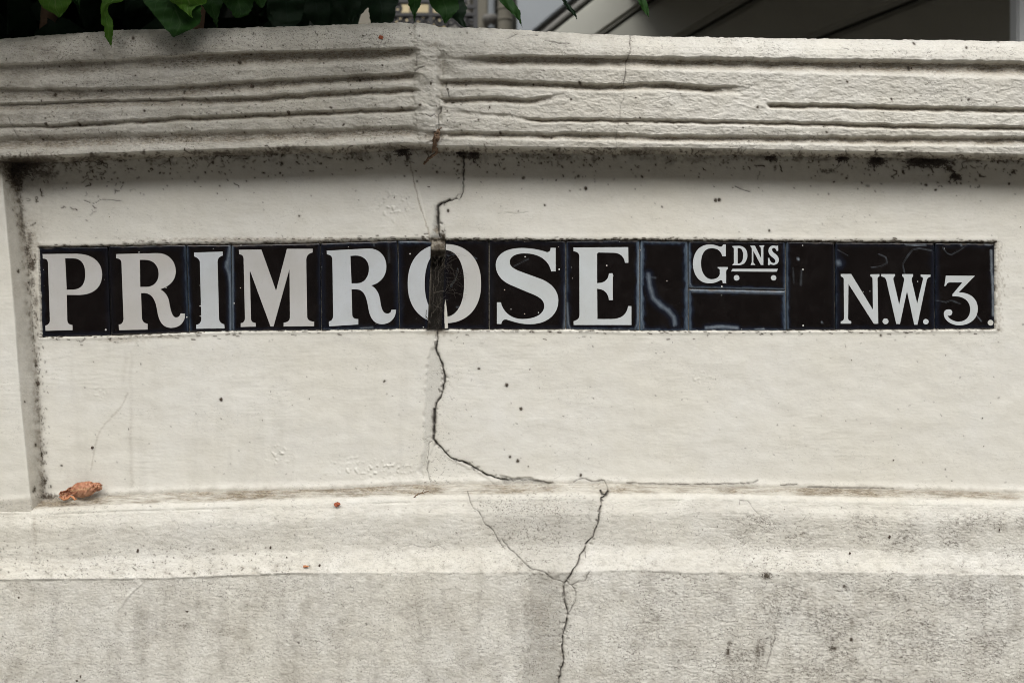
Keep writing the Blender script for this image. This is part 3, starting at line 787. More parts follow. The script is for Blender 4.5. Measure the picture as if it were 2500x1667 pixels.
Y = np.array(Yl); Z = np.array(Zl); X = np.broadcast_to(xs, Y.shape).copy()
def base_h(u, v):
    a = .8 * fbm(u * .006, v * .008, 3, 51) + .5 * fbm(u * .03, v * .04, 2, 52)
    rt = .45 + .55 * sstep(1350, 1700, u)
    wr = (1 - np.abs(fbm(u * .055, v * .14, 3, 21)) * 3.0) * .75 * rt
    return a + wr * .6 + .42 * fbm(u * .13, v * .2, 2, 53) - 2.2 * (1 - sstep(650, 950, u))
def onb(u, v, wd_): return sstep(-wd_, wd_, v - ve(u) - 3)
def lowb_h(u, v):
    k = onb(u, v, 5)
    return low_h(u, v) * (1 - k) + base_h(u, v) * k
def lowb_dust(u, v, P):
    k = onb(u, v, 3)
    return low_dust(u, v, P) * (1 - k) + base_dust(u, v, P) * k
def base_dust(u, v, P):
    return np.clip(.07 + .20 * fbm(u * .012, v * .006, 3, 54) + .12 * fbm(u * .05, v * .06, 2, 5), 0, 1)
finish('low', X, Y, Z, lowb_h, wall, lambda u, v: .6 + .5 * onb(u, v, 6) + .2 * fbm(u * .01, v * .01, 2, 3), lowb_dust,
       rsub=(('plinth_moulding', slice(0, NPL)), ('base', slice(NPL - 1, None))))
# back of the wall, plain
M_PLAIN = simple_mat('old_render', (.42, .41, .37), .85, .2, 9, .002, 40)
me = box(-2.6, 2.6, .05, .30, -.02, ZC + .33)
link('wall_core', me, M_PLAIN, wall)

# ------------------------------------------------------------------ tiles and letters
def tile_mat():
    m, t, b = new_mat('black_glaze')
    tc = nd(t, 'ShaderNodeTexCoord').outputs['Object']
    n1 = nz(t, 45, 4, .6, tc); n2 = nz(t, 700, 3, .6, tc); n3 = nz(t, 130, 4, .7, tc, (1, 1, .35))
    c = mixc(t, n1, (.0040, .0034, .0034), (.0080, .0060, .0054))
    c = mixc(t, rng_map(t, n3, .6, .8, 0, .06), c, (.10, .105, .11))
    hal = att(t, 'halo')
    c = mixc(t, mth(t, 'MULTIPLY', rng_map(t, hal, 0, .5, 0, .8), .9, True), c, (.010, .016, .032))
    c = mixc(t, rng_map(t, mth(t, 'MULTIPLY', hal, rng_map(t, n3, .3, .7, .6, 1.3)), .30, 1.0, 0, .9), c, (.115, .155, .20))
    c = mixc(t, mth(t, 'MULTIPLY', att(t, 'mark'), rng_map(t, n2, .3, .7, .5, 1.1), True), c, (.24, .275, .31))
    # tiny paint spots
    vo = nd(t, 'ShaderNodeTexVoronoi'); vo.inputs['Scale'].default_value = 85
    t.links.new(tc, vo.inputs['Vector'])
    rr = nd(t, 'ShaderNodeSeparateColor'); t.links.new(vo.outputs['Color'], rr.inputs[0])
    rad = rng_map(t, rr.outputs[0], .70, 1.0, 0.0, .13)
    spot = mth(t, 'LESS_THAN', vo.outputs['Distance'], rad)
    c = mixc(t, spot, c, (.55, .55, .52))
    c = mixc(t, rng_map(t, n2, .66, .78, 0, .35), c, (.10, .095, .085))
    c = mixc(t, att(t, 'grime'), c, (.10, .075, .05))
    t.links.new(c, b.inputs['Base Color'])
    t.links.new(mth(t, 'ADD', rng_map(t, n1, .3, .7, .10, .26), mth(t, 'MULTIPLY', att(t, 'grime'), .5)), b.inputs['Roughness'])
    b.inputs['Specular IOR Level'].default_value = .45
    bp = nd(t, 'ShaderNodeBump'); bp.inputs['Strength'].default_value = .12; bp.inputs['Distance'].default_value = .001
    t.links.new(nz(t, 90, 3, .5, tc), bp.inputs['Height']); t.links.new(bp.outputs[0], b.inputs['Normal'])
    return m
M_TILE = tile_mat()
def glaze_mat():
    m, t, b = new_mat('white_glaze')
    oi = nd(t, 'ShaderNodeObjectInfo')
    n1 = nz(t, 60, 5, .6); n2 = nz(t, 520, 4, .75, stretch=(1, 1, .6))
    c = mixc(t, n1, (.88, .88, .87), (1, 1, 1)); c = mixc(t, rng_map(t, nz(t, 14, 3), .4, .65, 0, .6), c, (.86, .84, .80))
    c = mixc(t, 1.0, c, oi.outputs['Color'], 'MULTIPLY')
    c = mixc(t, rng_map(t, n2, .60, .74, 0, .45), c, (.26, .25, .24))
    c = mixc(t, rng_map(t, nz(t, 900, 2), .70, .76, 0, .7), c, (.09, .08, .07))
    c = mixc(t, rng_map(t, nz(t, 240, 5, .8, stretch=(.25, 1, 1)), .66, .80, 0, .35), c, (.22, .21, .20))
    t.links.new(c, b.inputs['Base Color'])
    b.inputs['Roughness'].default_value = .32
    b.inputs['Specular IOR Level'].default_value = .3
    return m
M_GL = glaze_mat()

sign = tag(empty('street_name_sign', PW(1250, 815, .012)), 'black glazed tile street sign reading PRIMROSE GDNS N.W. 3 in white letters', 'street sign')
SL = Vector(sign.location)
TY = .0040
def inv_poly_path(s_, ox, oy, sc, n=9):
    """SVG-like string M L C Z -> list of closed loops in photo pixels"""
    tk = s_.replace('M', ' M ').replace('L', ' L ').replace('C', ' C ').replace('Z', ' Z ').replace(',', ' ').split()
    loops = []; cur = []; i = 0; mode = None
    while i < len(tk):
        if tk[i] in 'MLCZ':
            mode = tk[i]; i += 1
            if mode == 'Z':
                loops.append(cur); cur = []
            continue
        if mode in ('M', 'L'):
            cur.append((float(tk[i]), float(tk[i + 1]))); i += 2
        elif mode == 'C':
            p0 = cur[-1]; p1, p2, p3 = [(float(tk[i + 2 * q]), float(tk[i + 2 * q + 1])) for q in range(3)]; i += 6
            for k in range(1, n + 1):
                t = k / n; a = (1 - t)
                cur.append(tuple(a ** 3 * p0[q] + 3 * a * a * t * p1[q] + 3 * a * t * t * p2[q] + t ** 3 * p3[q] for q in (0, 1)))
    return [[(x / sc + ox, y / sc + oy) for x, y in l] for l in loops]

def circ(cx, cy, r, ry=None, n=22):
    ry = ry or r
    return [(cx + r * math.cos(2 * math.pi * k / n), cy + ry * math.sin(2 * math.pi * k / n)) for k in range(n)]

def glyph(name, loops, tile, col, Y=None, th=.0007):
    Y = (TY + tile['yoff'] if Y is None else Y)
    cu = bpy.data.curves.new('g', 'CURVE'); cu.dimensions = '2D'; cu.fill_mode = 'BOTH'
    cu.extrude = th * .5; cu.resolution_u = 1
    for lp in loops:
        sp = cu.splines.new('POLY'); sp.points.add(len(lp) - 1); sp.use_cyclic_u = True
        for p, (u, v) in zip(sp.points, lp):
            q = PW(u, v, Y - .0006); p.co = (q[0] - SL.x, q[2] - SL.z, 0, 1)
    tmp = bpy.data.objects.new('tmp', cu); COL.objects.link(tmp)
    bpy.context.view_layer.update()
    dg = bpy.context.evaluated_depsgraph_get()
    me = bpy.data.meshes.new_from_object(tmp.evaluated_get(dg))
    bpy.data.objects.remove(tmp); bpy.data.curves.remove(cu)
    n = len(me.vertices); co = np.zeros(n * 3, np.float32); me.vertices.foreach_get('co', co); co = co.reshape(-1, 3)
    co = np.stack([co[:, 0], (Y - .0004 - SL.y) + (-co[:, 2]), co[:, 1]], -1)
    me.vertices.foreach_set('co', co.ravel()); me.update()
    o = link(name, me, M_GL, tile['ob'])
    o.color = (*col, 1)
    return o

def make_tile(q, halo=(0.4, .4, .4, .4), marks=(), yoff=0.0, tilt=(0, 0), wid=14, hz_=1.0):
    """q: corners TL, TR, BR, BL in photo px; halo strengths for left, right, top, bottom"""
    q = np.array(q, float)
    # leave a hairline joint
    lenu = (q[1, 0] - q[0, 0]); lenv = (q[3, 1] - q[0, 1])
    nu = max(12, int(lenu / 2.4)); nv = max(12, int(lenv / 2.4))
    a = np.linspace(0, 1, nu); b = np.linspace(0, 1, nv)
    A, B = np.meshgrid(a, b)
    g = .8
    U = (q[0, 0] * (1 - A) + q[1, 0] * A) * (1 - B) + (q[3, 0] * (1 - A) + q[2, 0] * A) * B
    V = (q[0, 1] * (1 - A) + q[1, 1] * A) * (1 - B) + (q[3, 1] * (1 - A) + q[2, 1] * A) * B
    dl = A * lenu; dr = (1 - A) * lenu; dt = B * lenv; db = (1 - B) * lenv
    U = U + g * (1 - 2 * A)
    dm = np.minimum(np.minimum(dl, dr), np.minimum(dt, db))
    Yv = TY + yoff + .0019 * np.clip(1 - dm / 3.2, 0, 1) ** 2 + tilt[0] * (A - .5) + tilt[1] * (B - .5) + .00012 * noise(U * .02, V * .02, 5)
    n = fbm(U * .05, V * .05, 3, 77)
    H = np.zeros(U.shape)
    for d, s_ in ((dl, halo[0]), (dr, halo[1]), (dt, halo[2]), (db, halo[3])):
        w_ = wid * (1 + .5 * n)
        H = np.maximum(H, s_ * np.clip(1 - (d - 1.5) / w_, 0, 1) ** 1.3)
    Hc = np.clip(1 - dm / 2.2, 0, 1)
    Gm = (np.clip(1 - dt / (5 + 4 * n), 0, 1) * .7 + np.clip(1 - db / (3 + 3 * n), 0, 1) * .35) * (.5 + 1.2 * np.clip(n + .3, 0, 1)) * hz_
    Mk = np.zeros(U.shape)
    for (pts, w_, val) in marks:
        for i in range(len(pts) - 1):
            (x0, y0), (x1, y1) = pts[i][:2], pts[i + 1][:2]
            dx, dy = x1 - x0, y1 - y0
            tq = np.clip(((U - x0) * dx + (V - y0) * dy) / (dx * dx + dy * dy + 1e-6), 0, 1)
            d = np.hypot(U - x0 - tq * dx, V - y0 - tq * dy) + 1.0 * n
            Mk = np.maximum(Mk, np.clip(1 - d / w_, 0, 1) ** 1.4 * val)
            if w_ > 5: H = np.maximum(H, np.clip(1 - d / (w_ * 2.2), 0, 1) * .55)
    d = D0 + Yv
    P = np.stack([(U - 1250) * d / F - SL.x, Yv - SL.y, ZC - (V - 833.5) * d / F - SL.z], -1)
    # rim going back into the bed
    def ring(P):
        top = P[0:1].copy(); bot = P[-1:].copy()
        top[..., 1] = .0115 - SL.y; bot[..., 1] = .0115 - SL.y
        P = np.concatenate([top, P, bot], 0)
        l = P[:, 0:1].copy(); r = P[:, -1:].copy(); l[..., 1] = .0115 - SL.y; r[..., 1] = .0115 - SL.y
        return np.concatenate([l, P, r], 1)
    def pad(a): return np.pad(a, 1, mode='edge')
    me = grid_mesh('tile', ring(P), {'halo': pad(H), 'mark': pad(Mk), 'grime': pad(np.clip(Gm, 0, 1))})
    o = link('tile', me, M_TILE, sign)
    return {'ob': o, 'yoff': yoff}

WA = (.50, .49, .475); WB = (.505, .53, .55); WC = (.53, .56, .57)
T = {}
T['P'] = make_tile([(93, 603), (263.5, 601), (271, 820), (101, 823)], (.35, .15, .45, .3), yoff=.0006, tilt=(0, .0004))
T['R'] = make_tile([(264.5, 600), (454, 597), (461.5, 812), (272, 818)], (.1, .5, .35, .2), yoff=.0001)
T['I'] = make_tile([(454.5, 597), (564, 597), (566, 809), (462.5, 811)], (.55, .8, .35, .25), marks=[([(562, 600), (556, 640), (555, 655), (560, 672), (563, 700), (564, 805)], 6, .55), ([(554, 640), (552, 652), (558, 664)], 6, .6)], wid=9)
T['M'] = make_tile([(565, 597), (782, 593), (784.5, 807), (566.5, 808)], (.75, .3, .3, .35), marks=[([(567, 600), (568, 680), (568, 800)], 4, .5)], yoff=.0002, wid=9)
T['R2'] = make_tile([(782.5, 593), (970.5, 587), (975, 804), (785, 807)], (.3, .35, .5, .5), marks=[([(912, 588), (913, 600)], 3, .35), ([(948, 588), (950, 640)], 5, .10), ([(880, 801), (910, 799)], 3, .5)], yoff=.0003)
T['O1'] = make_tile([(971.5, 587), (1054, 587), (1044, 804), (975.5, 804)], (.35, .3, .75, .35), marks=[([(982, 589), (1015, 590), (1045, 590)], 4, .5)])
T['O2'] = make_tile([(1087, 585), (1193.7, 584), (1193.7, 805), (1077, 804)], (.15, .15, .3, .3), yoff=.0012, tilt=(-.0010, 0), marks=[([(1092, 624), (1115, 620), (1140, 622), (1165, 632)], 1.8, .35), ([(1100, 700), (1112, 680), (1118, 655)], 2.2, .3), ([(1115, 750), (1140, 751)], 3, .4)])
T['S'] = make_tile([(1194.7, 584), (1381, 587), (1381, 805), (1194.7, 805)], (.15, .4, .3, .25), marks=[([(1376, 805), (1380, 770), (1381, 700)], 5, .5), ([(1255, 650), (1275, 640), (1290, 632)], 2, .2)])
T['E'] = make_tile([(1382, 587), (1561.7, 585), (1561.7, 807), (1382, 805)], (.55, 1.0, .5, .6), marks=[([(1384, 740), (1388, 790), (1392, 802)], 4, .6), ([(1559, 610), (1558, 700), (1556, 790), (1550, 802)], 3, .55)], wid=11)
T['B1'] = make_tile([(1562.7, 586), (1679.5, 588), (1680.5, 809), (1562.7, 808)], (1.0, .9, .9, .6), marks=[([(1583, 670), (1587, 700), (1594, 726), (1612, 745), (1632, 758), (1645, 775), (1648, 790)], 8, .5), ([(1583, 668), (1587, 700), (1596, 728), (1614, 746), (1634, 760), (1645, 772), (1645, 796)], 2, .6), ([(1578, 676), (1600, 678)], 4, .25), ([(1566, 600), (1565, 700), (1566, 780), (1572, 800)], 3, .5)])
T['G'] = make_tile([(1680.5, 588), (1917, 589), (1918, 708.5), (1681, 703.8)], (.85, .6, .45, .75), marks=[([(1684, 640), (1684, 690), (1690, 700)], 2.5, .5), ([(1690, 703), (1800, 705), (1915, 706)], 2.5, .45)], wid=9)
T['G2'] = make_tile([(1681, 705.3), (1918, 710), (1919.5, 807), (1681.5, 809)], (.8, .9, 1.0, .6), marks=[([(1725, 800), (1765, 797), (1800, 801)], 6, .8), ([(1845, 804), (1865, 803)], 3.5, 1.0), ([(1690, 712), (1800, 714), (1910, 717)], 4, .3)], wid=12)
T['B2'] = make_tile([(1918.2, 589), (2037.5, 591), (2038.5, 806), (1920.5, 806)], (.75, .1, .3, .35), marks=[([(1948, 632), (1949, 633)], 4.5, 1.2), ([(1936, 655), (1938, 690)], 4, .12), ([(1957, 660), (1955, 695)], 4, .18), ([(2006, 786), (2007, 787)], 3.5, 1)], wid=9)
T['NW'] = make_tile([(2038.5, 591), (2280.8, 592), (2281.8, 805), (2039.5, 806)], (.4, .3, .3, .3), marks=[([(2046, 641), (2047, 643)], 10, .45), ([(2210, 597), (2235, 599), (2260, 598)], 2.2, 1), ([(2128, 653), (2150, 650), (2166, 642), (2163, 628), (2145, 620)], 2.0, .28), ([(2208, 665), (2204, 645), (2216, 625), (2228, 610), (2244, 606), (2275, 612)], 2.2, .30), ([(2045, 610), (2070, 624)], 1.8, .18)])
T['3'] = make_tile([(2281.8, 592), (2430, 594), (2429, 803), (2282.8, 805)], (.35, .3, .35, .3), yoff=.0002, marks=[([(2302, 605), (2312, 618), (2322, 622), (2345, 610), (2360, 598)], 2.0, .22), ([(2284, 733), (2310, 738), (2322, 733), (2345, 742)], 2, .25), ([(2420, 612), (2421, 660), (2424, 700), (2425, 770)], 4.5, .9), ([(2420, 660), (2426, 690)], 4.5, .9), ([(2380, 765), (2395, 783)], 2.5, .5), ([(2405, 597), (2418, 598)], 3, .8), ([(2346, 596), (2347, 600)], 3.5, .8)])

A4 = (60, 560, 3.36); A5 = (740, 560, 3.36); A6 = (1380, 560, 3.794); A7 = (1900, 560, 3.92)
pth = inv_poly_path
P_ = pth('M148 203 L430 200 C560 203 636 270 636 370 C636 480 560 536 450 538 L346 537 L350 745 C352 770 365 782 392 784 L393 826 L172 832 L170 788 C192 785 207 770 208 745 L192 275 C190 250 178 240 150 240 Z M333 238 L400 238 C470 240 498 290 498 370 C498 450 465 490 400 494 L345 495 Z', *A4)
R_ = pth('M750 203 L1090 195 C1180 195 1240 260 1240 345 C1240 410 1200 465 1112 492 C1150 510 1175 545 1185 590 C1195 640 1200 690 1225 715 C1240 727 1270 725 1280 690 L1315 690 C1320 740 1290 808 1200 808 C1130 805 1105 750 1092 690 C1080 620 1070 530 985 522 L955 522 L962 725 C965 755 980 770 1008 772 L1010 822 L775 826 L772 782 C795 778 810 765 812 735 L795 275 C793 250 780 240 752 238 Z M945 250 L985 250 C1060 250 1100 300 1100 365 C1100 430 1060 470 1000 472 L948 472 Z', *A4)
I_ = pth('M1390 190 L1625 183 L1627 215 C1600 222 1585 235 1583 265 L1595 735 C1598 760 1615 775 1638 778 L1640 812 L1408 815 L1408 782 C1435 778 1447 765 1450 735 L1438 270 C1435 245 1420 235 1392 222 Z', *A4)
M_ = pth('M1758 168 L1942 165 L2063 505 L2152 160 L2363 160 L2363 190 C2330 197 2312 215 2310 250 L2318 715 C2320 745 2345 755 2375 757 L2375 794 L2125 796 L2125 765 C2160 760 2175 750 2177 720 L2173 325 L2042 797 L2018 797 L1848 335 L1857 730 C1858 755 1870 765 1895 768 L1897 797 L1773 800 L1773 770 C1795 765 1805 755 1808 730 L1797 245 C1795 215 1785 208 1760 203 Z', *A4)
R2_ = pth('M193 175 L540 157 C630 157 683 225 683 305 C683 380 640 440 558 460 C600 480 625 530 632 580 C640 640 650 690 690 690 C710 690 722 680 724 660 L762 658 C765 720 720 778 645 778 C580 775 555 730 540 670 C525 600 520 495 440 492 L397 492 L403 700 C405 725 420 735 452 735 L453 780 L213 795 L212 755 C235 750 247 735 247 700 L240 250 C238 220 225 210 195 205 Z M388 218 L430 215 C500 215 540 260 540 325 C540 390 500 440 450 442 L397 443 Z', *A5)
S_ = pth('M1590 775 L1590 598 L1622 598 C1640 680 1710 735 1800 735 C1910 735 1978 690 1978 630 C1978 570 1930 550 1830 510 L1700 455 C1610 415 1580 350 1580 290 C1580 210 1660 153 1790 153 C1880 153 1950 170 2000 187 C2020 187 2030 175 2030 152 L2072 152 L2072 345 L2035 345 C2020 260 1940 197 1820 197 C1740 197 1695 225 1695 268 C1695 310 1740 330 1800 352 L1960 410 C2050 450 2094 510 2094 585 C2094 700 2000 778 1860 778 C1780 778 1720 755 1670 740 C1645 735 1635 745 1625 775 Z', *A5)
E_ = pth('M75 168 L583 165 L585 310 L553 310 C545 250 510 218 440 217 L315 215 C300 215 295 222 295 235 L295 498 C360 498 400 470 405 407 L440 407 L440 655 L405 655 C398 590 360 552 295 550 L298 830 L430 830 C520 828 570 790 583 710 L613 710 L613 885 L78 885 L77 850 C115 840 130 825 132 790 L130 250 C128 220 115 210 77 203 Z', *A6)
G_ = pth('M1487 140 L1487 250 L1455 250 C1440 190 1400 175 1350 175 C1285 178 1257 240 1257 315 C1257 400 1300 462 1355 462 C1400 462 1430 440 1432 410 L1432 385 C1432 370 1425 362 1412 362 L1412 349 L1506 349 L1506 368 C1492 372 1490 385 1490 400 L1490 500 L1460 500 C1458 482 1452 470 1442 470 C1430 470 1400 502 1330 500 C1240 498 1183 420 1183 320 C1183 215 1240 140 1340 140 C1390 140 1415 160 1440 160 C1455 160 1460 150 1462 140 Z', *A6)
D_ = pth('M1545 155 L1610 153 C1660 155 1687 190 1687 240 C1687 295 1655 332 1605 333 L1547 333 C1548 325 1560 322 1562 310 L1562 180 C1560 168 1550 165 1545 155 Z M1597 172 C1635 172 1648 200 1648 240 C1648 290 1632 318 1597 318 Z', *A6)
N2_ = pth('M1713 152 L1757 152 L1815 270 L1812 175 C1810 165 1800 162 1797 150 L1845 148 C1840 160 1835 162 1835 175 L1835 330 L1812 330 L1742 200 L1742 300 C1744 315 1755 318 1760 330 L1718 330 C1720 318 1728 315 1728 300 L1728 180 C1727 165 1718 165 1713 152 Z', *A6)
S2_ = pth('M1878 330 L1878 265 L1890 265 C1895 295 1910 312 1930 312 C1945 312 1950 300 1945 285 C1935 262 1880 245 1882 198 C1884 165 1905 150 1930 150 C1945 150 1955 158 1972 150 L1972 200 L1958 200 C1950 178 1940 170 1928 172 C1915 175 1912 190 1920 205 C1935 225 1978 240 1978 280 C1978 312 1955 330 1930 330 C1912 330 1900 318 1893 330 Z', *A6)
BAR_ = pth('M1537 390 L1550 366 L1970 366 L1958 393 Z', *A6)
def c6(x, y, r): return [circ(x / 3.794 + 1380, y / 3.794 + 560, r / 3.794)]
def c7(x, y, r): return [circ(x / 3.92 + 1900, y / 3.92 + 560, r / 3.92)]
N_ = pth('M598 427 L698 427 L907 770 L903 475 C902 460 895 455 883 450 L883 430 L968 428 L968 450 C955 455 950 460 950 475 L957 903 L915 903 L672 522 L668 850 C669 868 680 875 698 878 L698 902 L598 902 L598 880 C618 875 628 868 630 850 L627 480 C626 462 615 457 600 450 Z', *A7)
W_ = pth('M985 428 L1117 428 L1115 450 C1100 458 1100 470 1103 485 L1158 722 L1205 490 C1205 465 1200 455 1187 450 L1187 428 L1290 428 L1290 450 C1280 458 1275 470 1278 490 L1330 712 L1385 480 C1388 462 1380 455 1363 452 L1363 432 L1457 434 L1457 455 C1435 460 1425 468 1420 490 L1332 912 L1302 912 L1232 590 L1165 905 L1130 905 L1035 490 C1028 462 1010 455 985 450 Z', *A7)
T3_ = pth('M1605 443 L1882 445 L1727 603 C1830 600 1910 660 1910 760 C1910 860 1830 918 1730 918 C1640 915 1585 860 1585 810 C1585 780 1605 765 1630 765 C1655 765 1668 780 1665 800 C1663 820 1645 830 1620 825 C1640 865 1690 883 1730 883 C1800 880 1838 830 1838 765 C1838 690 1780 640 1690 640 L1667 640 L1667 622 L1762 508 L1650 508 C1620 508 1612 520 1605 540 L1590 542 Z', *A7)
glyph('letter', P_, T['P'], WA); glyph('letter', R_, T['R'], WA); glyph('letter', I_, T['I'], WB); glyph('letter', M_, T['M'], (.49, .485, .475))
glyph('letter', R2_, T['R2'], WB); glyph('letter', S_, T['S'], WC); glyph('letter', E_, T['E'], WC)
def sup(cx, cy, rx, ry, a, e=2.25):
    c, s__ = math.cos(a), math.sin(a)
    return (cx + rx * math.copysign(abs(c) ** (2 / e), c), cy + ry * math.copysign(abs(s__) ** (2 / e), s__))
def halfO(side):
    clip = (lambda v: 1053 - (v - 588) * .042) if side < 0 else (lambda v: 1088 - (v - 587) * .045)
    def arc(rx, ry, cy):
        o = []
        for k in range(121):
            a = -math.pi / 2 + (math.pi * k / 120) * side
            p = sup(1085, cy, rx, ry, a)
            if (p[0] - clip(p[1])) * side > 0: o.append(p)
        return o
    out = arc(89.5, 96.5, 692.5); inn = arc(48, 81.5, 692)
    return [out + inn[::-1]]
glyph('letter', halfO(-1), T['O1'], WB); glyph('letter', halfO(1), T['O2'], (.53, .53, .515))
glyph('letter', [[(1087, 731), (1090, 748), (1092, 765), (1094, 801), (1086, 802), (1085, 770), (1085.5, 745)]], T['O2'], (.6, .585, .53), Y=TY - .0003, th=.0012)['label'] = 'pale flaked sliver of glaze beside the split'
glyph('letter', G_, T['G'], WC); glyph('letter', D_, T['G'], WC); glyph('letter', N2_, T['G'], WC); glyph('letter', S2_, T['G'], WC)
for nm, sh_ in (('underline', BAR_), ('full_stop', c6(1587, 449, 26)), ('full_stop', c6(1930, 449, 25))): glyph(nm, sh_, T['G'], WC)
glyph('letter', N_, T['NW'], WC); glyph('full_stop', c7(1027, 879, 28), T['NW'], WC); glyph('letter', W_, T['NW'], WC); glyph('full_stop', c7(1413, 883, 26), T['NW'], WC)
glyph('numeral', T3_, T['3'], WC); glyph('full_stop', c7(2032, 893, 27), T['3'], (.56, .56, .53))
#SIGN_END

# ------------------------------------------------------------------ cobwebs and small debris
def thin_mat(name, col, rough=.7, trans=0.0):
    m = simple_mat(name, col, rough, .3, 200)
    return m
M_WEB = thin_mat('dusty_cobweb', (.065, .055, .042))
M_WEB2 = thin_mat('dark_cobweb', (.075, .06, .048))
M_BARK = simple_mat('dead_stem', (.16, .10, .06), .8, .35, 120, .0006, 300)
def strands(name, spec, mat, label, cat='cobweb', group=None, nrad=4):
    base = PW(*spec['at']); parts = []
    for pts, r in spec['lines']:
        Pp = [Vector(PW(*p)) - Vector(base) for p in pts]
        # soften and sag
        Q = []
        for i in range(len(Pp) - 1):
            for k in range(4):
                t = k / 4
                q = Pp[i].lerp(Pp[i + 1], t)
                q += Vector((random.gauss(0, 1), random.gauss(0, .6), random.gauss(0, 1))) * .0005
                Q.append(q)
        Q.append(Pp[-1])
        parts.append(tube(Q, [r * random.uniform(.6, 1.4) for _ in Q], nrad))
    V_, F_ = merge(parts)
    o = link(name, pydata(name, V_, F_, True), mat, None, base)
    return tag(o, label, cat, group)
L = []
def rline(a, b, r, n=4, j=4, yj=.003):
    pts = [a]
    for k in range(1, n):
        t = k / n
        pts.append(tuple(a[i] + (b[i] - a[i]) * t + (random.uniform(-j, j) if i < 2 else random.uniform(-yj, yj)) for i in range(3)))
    pts.append(b); return (pts, r)
L = [rline((1087, 620, 0), (1060, 720, .004), .0005, 6), rline((1085, 640, 0), (1062, 680, .006), .0004), rline((1060, 690, .004), (1056, 740, .008), .0005, 5), rline((1058, 715, .004), (1085, 712, .0), .0006, 4), rline((1085, 712, 0), (1110, 690, 0), .0003, 4), rline((1110, 690, 0), (1120, 655, .001), .0002, 4), rline((1056, 742, .006), (1078, 752, .004), .0006, 4), rline((1078, 730, .004), (1052, 775, .008), .0006, 6), rline((1050, 745, .006), (1040, 770, .0), .0005, 5), rline((1040, 770, 0), (1050, 790, .004), .0006, 4), rline((1088, 612, .0), (1086, 655, .004), .0006, 6)]
for k in range(60):
    a = (random.uniform(1046, 1088), random.uniform(622, 800), random.uniform(.002, .02)); b = (a[0] + random.gauss(0, 14), a[1] + random.gauss(0, 24), random.uniform(0, .015))
    b = (min(max(b[0], 1044), 1094), min(max(b[1], 620), 800), b[2])
    L.append(rline(a, b, random.uniform(.00010, .00028), 4, 5))
for k in range(26):
    a = (random.uniform(1085, 1092), random.uniform(615, 720), .002); b = (a[0] + random.uniform(8, 60), a[1] + random.gauss(0, 30), .0015)
    L.append(rline(a, b, random.uniform(.00006, .00012), 4, 4, .001))
strands('cobweb', {'at': (1068, 795, 0), 'lines': L}, M_WEB, 'dusty brown cobweb filling the split through the letter O')
L = [rline((1052 + i * 4.2, 588 + random.uniform(-26, 4), .001), (1053 + i * 4.0 + random.uniform(-3, 3), 618 + random.uniform(-3, 3), .002), .0006, 5, 1.5, .001) for i in range(9)]
def clump(mat, label, u, v, ru_, rv_, n, Y0=-.004, name='cobweb', r0=.0002, r1=.0008, grp=None):
    Ls = []
    for k in range(n):
        a = random.uniform(0, 6.28); rr = random.random() ** .7
        p = (u + math.cos(a) * ru_ * rr, v + math.sin(a) * rv_ * rr, Y0 + random.uniform(-.006, .003))
        q = (p[0] + random.gauss(0, ru_ * .5), p[1] + random.gauss(0, rv_ * .6), Y0 + random.uniform(-.004, .003))
        Ls.append(rline(p, q, random.uniform(r0, r1), 4, 3, .0015))
    return strands(name, {'at': (u, v, Y0), 'lines': Ls}, mat, label, 'cobweb', grp)
GC = 'dark cobweb clumps under the coping'
clump(M_WEB2, 'large dark cobweb matted in the top left corner of the panel', 44, 412, 40, 26, 120, -.012, r1=.0006, grp=GC)
clump(M_WEB2, 'rounded dark cobweb clump just right of the upper crack', 1158, 377, 11, 13, 60, -.006, grp=GC)
clump(M_WEB2, 'small dark cobweb clump at the head of the upper crack', 1128, 374, 12, 8, 34, -.004, grp=GC)
clump(M_WEB2, 'round dark cobweb clump above the G and D letters', 1882, 387, 13, 8, 30, -.005, grp=GC)
clump(M_WEB2, 'small dense dark cobweb blob above the blank tile right of GDNS', 2058, 387, 13, 8, 50, -.006, grp=GC)
clump(M_WEB2, 'soft brown cobweb ball above the left stroke of the W', 2140, 394, 16, 11, 60, -.006, grp=GC)
clump(M_WEB2, 'wide straggling dark cobweb above the numeral 3', 2262, 396, 46, 12, 120, -.006, r1=.0006, grp=GC)
clump(M_WEB2, 'dark cobweb tuft hanging lowest at the end of the straggling web', 2332, 432, 12, 8, 34, -.006, grp=GC)
clump(M_WEB2, 'thin dark cobweb under the left coping above the second R', 985, 372, 16, 12, 40, -.006, grp=GC)
clump(M_WEB2, 'flat dark cobweb under the left coping between the R and I', 540, 376, 36, 7, 50, -.004, r1=.0005, grp=GC)
clump(M_WEB2, 'small dark cobweb under the coping above the P', 225, 382, 9, 8, 26, -.006, grp=GC)
